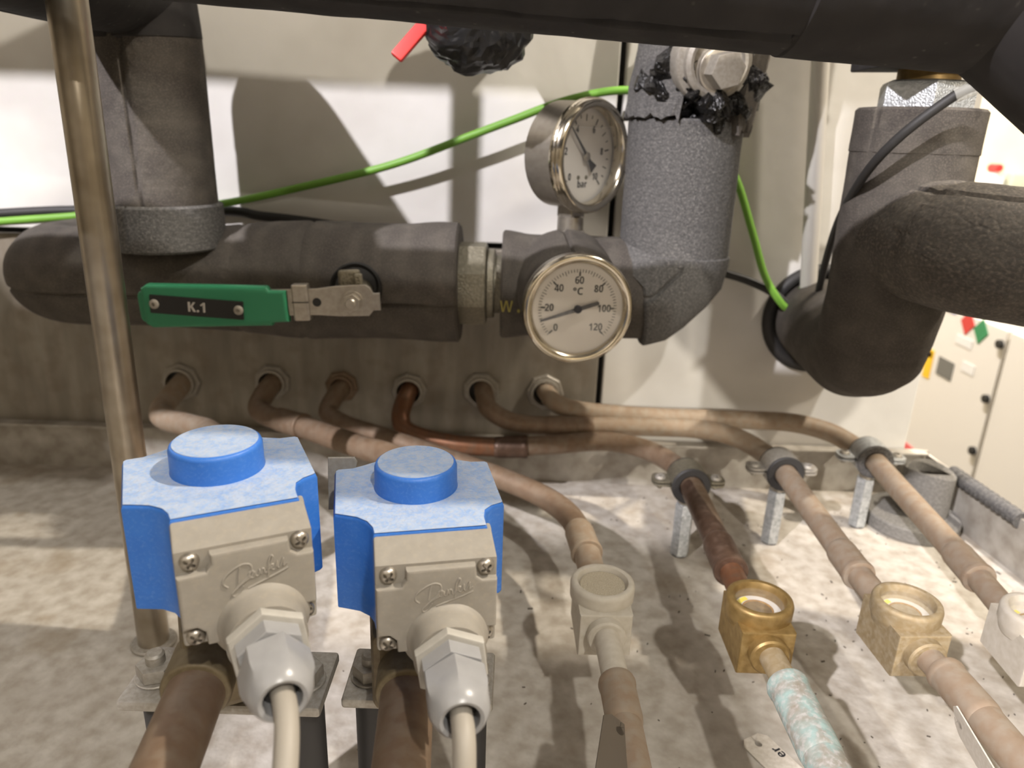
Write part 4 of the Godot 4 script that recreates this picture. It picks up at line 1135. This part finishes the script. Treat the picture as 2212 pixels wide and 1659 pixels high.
func solenoid_valve(o: Vector3, yaw: float, label: String, which: int) -> void:
	var t := thing("solenoid_valve", label, "solenoid valve", Vector3(o.x, o.y - 0.092, o.z), 0.0, "blue solenoid valves")
	var xf := yawed(o, yaw)
	var top := xf * Transform3D(Basis(Vector3.RIGHT, Vector3.FORWARD, Vector3.UP), Vector3.ZERO)   # poly (x, -z), pushed upwards
	# coil housing
	var poly := PackedVector2Array()
	var right := [Vector2(0.0208, -0.0325), Vector2(0.0210, -0.0265), Vector2(0.0220, -0.0220), Vector2(0.0246, -0.0194), Vector2(0.0280, -0.0180), Vector2(0.0290, -0.0170), Vector2(0.0290, 0.0150), Vector2(0.0278, 0.0165), Vector2(0.0225, 0.0168), Vector2(0.0190, 0.0186), Vector2(0.0140, 0.0215), Vector2(0.0070, 0.0232)]
	var left := [Vector2(-0.0160, -0.0325), Vector2(-0.0164, -0.0285), Vector2(-0.0180, -0.0245), Vector2(-0.0212, -0.0212), Vector2(-0.0258, -0.0190), Vector2(-0.0285, -0.0178)]
	for p in right: poly.append(p)
	for i in range(right.size() - 1, 5, -1): poly.append(Vector2(-right[i].x, right[i].y))
	for i in range(left.size() - 1, -1, -1): poly.append(left[i])
	var mb := MB.new()
	prism(mb, top, poly, -0.0460, -0.0095, 0.0016, 0.0008)
	var coil := part("coil_housing", mb, M.blue, t, 40.0, "blue plastic")
	mb = MB.new()
	prism(mb, top, inset(poly, 0.0006), -0.0096, -0.00935, 0.0001)
	part("dust_film", mb, M.blue_dust, coil, 38.0, "pale dust lying on the housing")
	mb = MB.new()
	var cp := xf * Transform3D(Basis(Vector3.RIGHT, -PI / 2), Vector3(0, 0, 0.0006))
	lathe(mb, cp, [[0.0149, -0.0105], [0.0149, -0.0092], [0.0147, -0.0088], [0.0146, -0.0016], [0.0142, -0.0005], [0.0134, 0.0]], 64)
	var cap := part("lock_cap", mb, M.blue, t, 50.0, "round blue cap")
	mb = MB.new()
	lathe(mb, cp, [[0.0134, 0.0], [0.0133, 0.0002], [0.0036, 0.0003], [0.0032, 0.00008 if which else 0.0006], [0.0, 0.00008 if which else 0.0006]], 56, false, false)
	part("dust_film", mb, M.blue_dust, cap, 60.0, "pale dust lying on the cap")
	if which == 0:
		mb = MB.new()
		prism(mb, frame(Vector3(-0.0655, 0.166, -0.262), Vector3(0.1, 0.25, 1.0)), PackedVector2Array([Vector2(-0.006, -0.010), Vector2(0.002, -0.010), Vector2(0.0055, 0.009), Vector2(0.0045, 0.011), Vector2(-0.006, 0.011)]), 0.0, 0.002, 0.0004)
		part("mounting_tab", mb, M.steel_dusty, t, 25.0)
	# grey terminal box: base frame and cover
	var side := xf * Transform3D(Basis(Vector3.BACK, Vector3.UP, Vector3.LEFT), Vector3(0.0030, 0, 0))   # poly (z, y), pushed along -x
	mb = MB.new()
	prism(mb, side, PackedVector2Array([Vector2(0.0285, -0.0450), Vector2(0.0316, -0.0450), Vector2(0.0316, -0.0112), Vector2(0.0285, -0.0108)]), -0.0192, 0.0192, 0.0006)
	var bb := part("terminal_box", mb, M.box_grey, t, 30.0, "beige grey terminal box")
	mb = MB.new()
	prism(mb, side, PackedVector2Array([Vector2(0.0319, -0.0446), Vector2(0.0438, -0.0446), Vector2(0.0438, -0.0140), Vector2(0.0330, -0.0106), Vector2(0.0319, -0.0106)]), -0.0189, 0.0189, 0.0008)
	part("cover_shell", mb, M.box_grey, bb, 25.0)
	# front of the cover with pockets cut for the screws
	mb = MB.new()
	var f := xf * Transform3D(Basis(), Vector3(0.0030, 0, 0))
	var front := PackedVector2Array([Vector2(-0.0125, -0.0444), Vector2(0.0125, -0.0444), Vector2(0.0128, -0.0400), Vector2(0.0150, -0.0380), Vector2(0.0187, -0.0380), Vector2(0.0187, -0.0205), Vector2(0.0140, -0.0203), Vector2(0.0122, -0.0190), Vector2(0.0118, -0.0150), Vector2(-0.0095, -0.0150), Vector2(-0.0095, -0.0185), Vector2(-0.0110, -0.0205), Vector2(-0.0187, -0.0207), Vector2(-0.0187, -0.0380), Vector2(-0.0150, -0.0380), Vector2(-0.0128, -0.0400)])
	prism(mb, f, front, 0.0430, 0.0465, 0.0010, 0.0)
	var cover := part("cover_front", mb, M.box_grey, bb, 25.0)
	for s in [[-0.0148, -0.0172], [0.0152, -0.0168], [-0.0155, -0.0418], [0.0155, -0.0414]]:
		mb = MB.new()
		screwhead(mb, f * Transform3D(Basis(Vector3.BACK, s[0] * 40.0), Vector3(s[0], s[1], 0.0437)), 0.0028, 0.0022)
		part("screw", mb, M.steel, bb, 30.0)
	script_mark(xf * Transform3D(Basis(Vector3.BACK, 0.16), Vector3(0.0050, -0.0245, 0.04652)), 0.0185, M.box_grey, cover)
	# boss and cable gland
	var gx := xf * Transform3D(Basis(), Vector3(0.0060, -0.0405, 0.0))
	mb = MB.new()
	lathe(mb, gx, [[0.0142, 0.0440], [0.0132, 0.0462], [0.0122, 0.0472], [0.0116, 0.0490], [0.0112, 0.0560]], 48)
	part("gland_boss", mb, M.box_grey, bb, 40.0)
	var gl := thing("cable_gland", "grey plastic cable gland on the " + ("solenoid valve nearest the white sight glass" if which else "solenoid valve beside the steel pole"), "cable gland", gx * Vector3(0, 0, 0.056), 0.0, "cable glands of the solenoid valves")
	mb = MB.new()
	hexnut(mb, gx * Transform3D(Basis(), Vector3(0, 0, 0.0560)), 0.0208, 0.0036, 0.0007, 6, PI / 6 + 0.12)
	part("flange", mb, M.gland_pale, gl, 25.0)
	mb = MB.new()
	hexnut(mb, gx * Transform3D(Basis(), Vector3(0, 0, 0.0590)), 0.0172, 0.0060, 0.0005, 6, PI / 6 + 0.12)
	part("gland_body", mb, M.gland, gl, 25.0)
	mb = MB.new()
	var nx := gx * Transform3D(Basis(Vector3.BACK, 0.55 if which else 0.2), Vector3.ZERO)
	var rings := []
	for l in [[1.0, 0.0168, 0.0656], [1.0, 0.0172, 0.0660], [1.0, 0.0172, 0.0725], [0.75, 0.0170, 0.0745], [0.3, 0.0166, 0.0765], [0.0, 0.0158, 0.0785], [0.0, 0.0140, 0.0805], [0.0, 0.0118, 0.0816], [0.0, 0.0098, 0.0812], [0.0, 0.0094, 0.0790], [0.0, 0.0094, 0.0740]]:
		var a := []
		for k in 72:
			var th := TAU * k / 72
			var hexr: float = l[1] / 2 / cos(fposmod(th, PI / 3) - PI / 6)
			a.append(nx * (Vector3(cos(th), sin(th), 0) * lerpf(l[1] / 2 * 1.05, hexr, l[0]) + Vector3(0, 0, l[2])))
		rings.append(mb.ring(a))
	mb.skin(rings)
	mb.fan(rings[0], true)
	part("dome_nut", mb, M.gland, gl, 28.0)
	mb = MB.new()
	cyl(mb, gx * Vector3(0, 0, 0.0600), gx * Vector3(0, 0, 0.0770), 0.0050, 24)
	part("seal", mb, M.rubber, gl)
	# valve body below the coil, on its bracket plate
	mb = MB.new()
	lathe(mb, top, [[0.0175, -0.0600], [0.0180, -0.0590], [0.0180, -0.0525], [0.0165, -0.0515], [0.0165, -0.0462]], 40)
	part("valve_bonnet", mb, M.olive, t)
	mb = MB.new()
	box(mb, xf * Transform3D(Basis(), Vector3(0, -0.0760, 0)), Vector3(0.036, 0.034, 0.036), 0.003)
	part("valve_body", mb, M.olive, t)
	var plate_y := o.y - 0.097
	var br := thing("mounting_bracket", "bolted steel bracket plate under the " + ("solenoid valve nearest the white sight glass" if which else "solenoid valve beside the steel pole"), "bracket", Vector3(o.x, 0, o.z), 0.0, "brackets of the solenoid valves")
	var pc := Vector3(o.x - 0.003, plate_y, o.z) if which == 0 else Vector3(o.x + 0.001, plate_y, o.z - 0.002)
	var hw := 0.036 if which == 0 else 0.029
	mb = MB.new()
	box(mb, Transform3D(Basis(), pc), Vector3(hw * 2, 0.0045, 0.030), 0.0012)
	part("plate", mb, M.steel_dusty, br)
	for s in [-1, 1]:
		var bp := pc + Vector3(s * (hw - 0.0090), 0.00225, 0.0015)
		mb = MB.new()
		cyl(mb, bp, bp + Vector3(0, 0.0010, 0), 0.0078, 24, 0.0003)
		part("washer", mb, M.steel_dusty, br)
		mb = MB.new()
		hexnut(mb, frame(bp + Vector3(0, 0.0009, 0), Vector3.UP, Vector3.BACK), 0.0122, 0.0055, 0.0008, 6, 0.3)
		part("nut", mb, M.steel_dusty, br, 25.0)
		mb = MB.new()
		cyl(mb, bp, bp + Vector3(0, 0.0105, 0), 0.0034, 20)
		part("bolt_end", mb, M.steel_dusty, br)
		mb = MB.new()
		cyl(mb, Vector3(bp.x, 0.0, bp.z), Vector3(bp.x, plate_y - 0.0022, bp.z), 0.0065, 24)
		part("post", mb, M.rubber, br)

func small_things() -> void:
	var mb := MB.new()
	# stainless pole
	var pole := thing("steel_pole", "tall brushed stainless steel pole at the left", "pole", Vector3(-0.2105, 0.0, -0.3671))
	mb = MB.new()
	cyl(mb, Vector3(-0.2120, 0.0005, -0.3671), Vector3(-0.2035, 0.60, -0.3671), 0.0088, 40)
	part("tube", mb, M.stainless, pole)
	mb = MB.new()
	cyl(mb, Vector3(-0.2120, 0.0002, -0.3671), Vector3(-0.2120, 0.003, -0.3671), 0.0130, 32)
	part("foot", mb, M.steel_dusty, pole)
	# outlet pipes of the two valves
	var t := thing("copper_pipe", "stout brown copper outlet pipe of the left solenoid valve", "pipe", Vector3(-0.095, 0.127, -0.18))
	mb = MB.new()
	tube(mb, [Vector3(-0.1010, 0.1270, -0.2060), Vector3(-0.0985, 0.1270, -0.1900)], 0.0112, 32, null, Vector3.UP, 0.0012)
	part("socket", mb, M.olive, t, 50.0)
	tubepart([Vector3(-0.0990, 0.1270, -0.1960), Vector3(-0.0895, 0.1260, -0.1150)], 0.0092, M.copper_brown, t)
	t = thing("copper_pipe", "brown copper outlet pipe half hidden behind the right cable gland", "pipe", Vector3(-0.030, 0.113, -0.20))
	mb = MB.new()
	tube(mb, [Vector3(-0.0345, 0.1140, -0.2220), Vector3(-0.0330, 0.1140, -0.2060)], 0.0112, 32, null, Vector3.UP, 0.0012)
	part("socket", mb, M.olive, t, 50.0)
	tubepart([Vector3(-0.0335, 0.1140, -0.2120), Vector3(-0.0265, 0.1130, -0.1300)], 0.0092, M.copper_brown, t)
	# cables from the glands
	mb = MB.new()
	var g1 := yawed(Vector3(-0.0967, 0.2019, -0.2201), 26.0) * Vector3(0.0060, -0.0405, 0.070)
	var g1b := yawed(Vector3(-0.0967, 0.2019, -0.2201), 26.0) * Vector3(0.0062, -0.0412, 0.084)
	tube(mb, spline([g1, g1b, g1b + Vector3(0.0030, -0.0050, 0.0110), g1b + Vector3(0.0035, -0.0150, 0.0200), g1b + Vector3(0.002, -0.04, 0.026), g1b + Vector3(0.0, -0.09, 0.03)], 8), 0.0031, 18)
	single("power_cable", mb, M.cable_grey, g1, "grey cable hanging from the left solenoid valve's gland", "cable", "", 50.0)
	mb = MB.new()
	var g2 := yawed(Vector3(-0.0333, 0.1890, -0.2368), 12.0) * Vector3(0.0060, -0.0405, 0.070)
	var g2b := yawed(Vector3(-0.0333, 0.1890, -0.2368), 12.0) * Vector3(0.0060, -0.0415, 0.084)
	var cb := thing("power_cable", "grey cable entering a sleeve below the right solenoid valve's gland", "cable", g2)
	tube(mb, spline([g2, g2b, g2b + Vector3(0.0008, -0.0070, 0.0070), g2b + Vector3(0.001, -0.0190, 0.0120), g2b + Vector3(0.001, -0.05, 0.016)], 8), 0.0032, 18)
	part("cable", mb, M.cable_grey, cb, 50.0)
	mb = MB.new()
	tube(mb, [g2b + Vector3(0.0010, -0.0125, 0.0098), g2b + Vector3(0.001, -0.0210, 0.0126), g2b + Vector3(0.001, -0.07, 0.018)], 0.0046, 20, null, Vector3.UP, 0.0006)
	part("cable_sleeve", mb, M.gland_pale, cb, 50.0)
	mb = MB.new()
	tube(mb, [g2b + Vector3(-0.0085, -0.012, 0.0040), g2b + Vector3(-0.0085, -0.09, 0.014)], 0.0028, 18, null, Vector3.UP, 0.0005)
	single("grey_hose", mb, M.cable_grey, g2b + Vector3(-0.0085, -0.05, 0.008), "thin grey tube left of the sleeved cable at the bottom edge", "tube")
	# earth wire and the cables along the wall
	var wz := -0.592
	var ew := thing("earth_wire", "green and yellow earth wire slung across the back panel", "wire", Vector3(-0.0977, 0.2744, -0.5920))
	mb = MB.new()
	var wp := spline([Vector3(-0.4407, 0.2170, -0.5970), Vector3(-0.4177, 0.2199, -0.5970), Vector3(-0.3530, 0.2264, -0.5970), Vector3(-0.2930, 0.2334, -0.5980), Vector3(-0.2354, 0.2399, -0.5950), Vector3(-0.1672, 0.2558, -0.5920), Vector3(-0.0974, 0.2745, -0.5900), Vector3(-0.0401, 0.2964, -0.5880), Vector3(-0.0087, 0.3086, -0.5880), Vector3(0.0359, 0.3254, -0.5880), Vector3(0.0772, 0.3332, -0.5900), Vector3(0.1099, 0.3280, -0.5950), Vector3(0.1403, 0.3074, -0.5950), Vector3(0.1667, 0.2759, -0.5920), Vector3(0.1858, 0.2327, -0.5880), Vector3(0.1986, 0.2006, -0.5850), Vector3(0.2120, 0.1807, -0.5830), Vector3(0.2234, 0.1719, -0.5850), Vector3(0.2301, 0.1817, -0.5900), Vector3(0.2393, 0.1896, -0.6000)], 8)
	tube(mb, wp, 0.0030, 14)
	part("wire_jacket", mb, M.wire_green, ew, 60.0)
	mb = MB.new()
	tube(mb, spline([Vector3(-0.4445, 0.2227, -0.6040), Vector3(-0.4213, 0.2253, -0.6040), Vector3(-0.3564, 0.2300, -0.6040), Vector3(-0.2395, 0.2335, -0.6040), Vector3(-0.2097, 0.2304, -0.6040), Vector3(-0.1723, 0.2272, -0.6040), Vector3(-0.1197, 0.2207, -0.6040)], 6), 0.0038, 14)
	single("grey_cable", mb, M.rubber, Vector3(-0.3564, 0.2300, -0.6040), "dark grey cable running along the wall above the green wire's left end", "cable", "", 60.0)
	mb = MB.new()
	tube(mb, spline([Vector3(0.1464, 0.1999, -0.6000), Vector3(0.1729, 0.1966, -0.5980), Vector3(0.1947, 0.1908, -0.5920), Vector3(0.2135, 0.1816, -0.5880), Vector3(0.2287, 0.1662, -0.5900), Vector3(0.2401, 0.1482, -0.6000)], 8), 0.0034, 14)
	single("grey_cable", mb, M.rubber, Vector3(0.1947, 0.1908, -0.5920), "short dark cable crossing the green wire beside the wall opening", "cable", "", 60.0)
	mb = MB.new()
	cyl(mb, Vector3(0.2178, 0.3801, -0.5920), Vector3(0.2404, 0.1739, -0.5920), 0.0066, 24)
	single("white_conduit", mb, M.conduit, Vector3(0.2404, 0.1739, -0.5920), "white plastic conduit running straight up the right panel", "conduit")
	var sc := thing("sensor_cable", "thin black sensor cable with a clear sleeve near the zinc nut", "cable", Vector3(0.2041, 0.3061, -0.4150))
	mb = MB.new()
	tube(mb, spline([Vector3(0.2334, 0.3318, -0.4000), Vector3(0.2225, 0.3258, -0.4050), Vector3(0.2041, 0.3061, -0.4150), Vector3(0.1973, 0.2847, -0.4350), Vector3(0.2066, 0.2556, -0.4800), Vector3(0.2233, 0.2214, -0.5300), Vector3(0.2361, 0.1873, -0.5650), Vector3(0.2490, 0.1610, -0.5980)], 8), 0.0026, 14)
	part("cable", mb, M.rubber, sc, 60.0)
	mb = MB.new()
	tube(mb, [Vector3(0.2218, 0.3253, -0.4050), Vector3(0.2305, 0.3296, -0.4020), Vector3(0.2377, 0.3332, -0.4000)], 0.0036, 14, null, Vector3.UP, 0.0, false)
	part("clear_sleeve", mb, M.clear, sc, 60.0)
	# rolled foam piece on a foam disc in the tray corner
	mb = MB.new()
	cyl(mb, Vector3(0.3375, 0.0, -0.5470), Vector3(0.3375, 0.0120, -0.5470), 0.0365, 48, 0.0012)
	single("foam_disc", mb, M.foam_pale, Vector3(0.341, 0, -0.552), "flat grey foam disc under the foam roll in the tray corner", "disc")
	mb = MB.new()
	var outer := PackedVector2Array(); var inner := PackedVector2Array()
	for k in 56:
		var th := -0.35 + TAU * 1.16 * k / 55.0
		var r := 0.0205 - 0.0042 * k / 55.0
		outer.append(Vector2(cos(th), sin(th)) * r)
		inner.append(Vector2(cos(th), sin(th)) * (r - 0.0050))
	inner.reverse()
	var rp := outer.duplicate()
	rp.append_array(inner)
	var rings := []
	var rf := frame(Vector3(0.3480, 0.0122, -0.5510), Vector3.UP, Vector3.BACK)
	for l in [0.0, 0.006, 0.016, 0.026, 0.0355, 0.0365]:
		var a := []
		for i in rp.size():
			var q := rp[i] * (0.99 if l == 0.0365 else 1.0)
			a.append(rf * Vector3(q.x, q.y, l + (0.0025 * sin(i * 0.21) if l > 0.03 else 0.0)))
		rings.append(mb.ring(a))
	mb.skin(rings)
	for k in 55:
		for e in [0, 5]:
			var r0: PackedInt32Array = rings[e]
			var m := rp.size()
			if e == 5: mb.quad(r0[k], r0[k + 1], r0[m - 2 - k], r0[m - 1 - k])
			else: mb.quad(r0[k], r0[m - 1 - k], r0[m - 2 - k], r0[k + 1])
	single("foam_roll", mb, M.foam_pale, Vector3(0.35, 0.0112, -0.55), "rolled piece of grey foam standing on the foam disc", "foam roll")
	# metal tags
	var tag_poly := PackedVector2Array([Vector2(-0.0085, -0.05), Vector2(0.0085, -0.05), Vector2(0.0085, -0.0035), Vector2(0.0050, 0.0), Vector2(0.0002, 0.0)])
	var hole := func(cy: float, r: float) -> PackedVector2Array:
		var p := tag_poly.duplicate()
		for k in 17: p.append(Vector2(sin(TAU * k / 16.0) * -r, cy + cos(TAU * k / 16.0) * r) + Vector2(0.0001 * (1 if k == 0 else -1 if k == 16 else 0), 0))
		p.append(Vector2(-0.0002, 0.0))
		p.append(Vector2(-0.0050, 0.0))
		p.append(Vector2(-0.0085, -0.0035))
		return p
	mb = MB.new()
	var tp: PackedVector2Array = hole.call(-0.0055, 0.0020)
	var tx := Transform3D(Basis(Vector3.UP, 0.50) * Basis(Vector3.RIGHT, -PI / 2), Vector3(0.1330, 0.0004, -0.3085))
	prism(mb, tx, tp, 0.0, 0.0006)
	var tg := thing("metal_tag", "pale metal tag with punched hole lying flat on the tray", "tag", Vector3(0.133, 0, -0.30))
	part("plate", mb, M.tag, tg, 20.0)
	letters("stamped_text", "er", tx * Transform3D(Basis(Vector3.BACK, PI / 2), Vector3(0.0052, -0.0145, 0.00065)), 0.0050, M.ink, tg, 0.0001)
	mb = MB.new()
	var t3 := Transform3D(Basis(Vector3(0.30, -0.954, 0.0).normalized(), Vector3(0.10, 0.03, -0.99).normalized(), Vector3(0.95, 0.30, 0.10).normalized()).orthonormalized(), Vector3(0.1985, 0.0650, -0.2585))
	prism(mb, t3, tp, 0.0, 0.0006)
	single("metal_tag", mb, M.tag, Vector3(0.2, 0.06, -0.25), "pale metal tag tied to the third sight glass's pipe, seen edge on", "tag", "", 20.0)
	mb = MB.new()
	var t1 := Transform3D(Basis(Vector3(0.80, -0.55, 0.20).normalized(), Vector3(0.12, 0.02, -0.99).normalized(), Vector3(-0.55, -0.8, 0.0).normalized()).orthonormalized(), Vector3(0.0500, 0.0700, -0.2430))
	prism(mb, t1, tp, 0.0, 0.0006)
	single("metal_tag", mb, M.tag_dark, Vector3(0.05, 0.07, -0.24), "dark metal tag leaning on the pipe below the whitened sight glass", "tag", "", 20.0)
	# crumbs and fibres on the tray
	var rng := RandomNumberGenerator.new()
	rng.seed = 5
	mb = MB.new()
	for i in 420:
		var x := rng.randf_range(-0.1, 0.37); var z := rng.randf_range(-0.59, -0.2)
		if rng.randf() > smoothstep(-0.1, 0.3, x) + 0.12: continue
		var s := rng.randf_range(0.0003, 0.0008) * (2.0 if rng.randf() < 0.06 else 1.0)
		var q := Transform3D(Basis(Vector3.UP, rng.randf() * TAU), Vector3(x, 0.00025, z))
		box(mb, q, Vector3(s * 2.4, 0.0005, s * 0.7), 0.0)
	var cr := single("crumbs", mb, M.crumb, Vector3(0.2, 0, -0.4), "dark crumbs and fibres scattered over the tray", "dirt", "", 5.0)
	cr.set_meta("kind", "stuff")
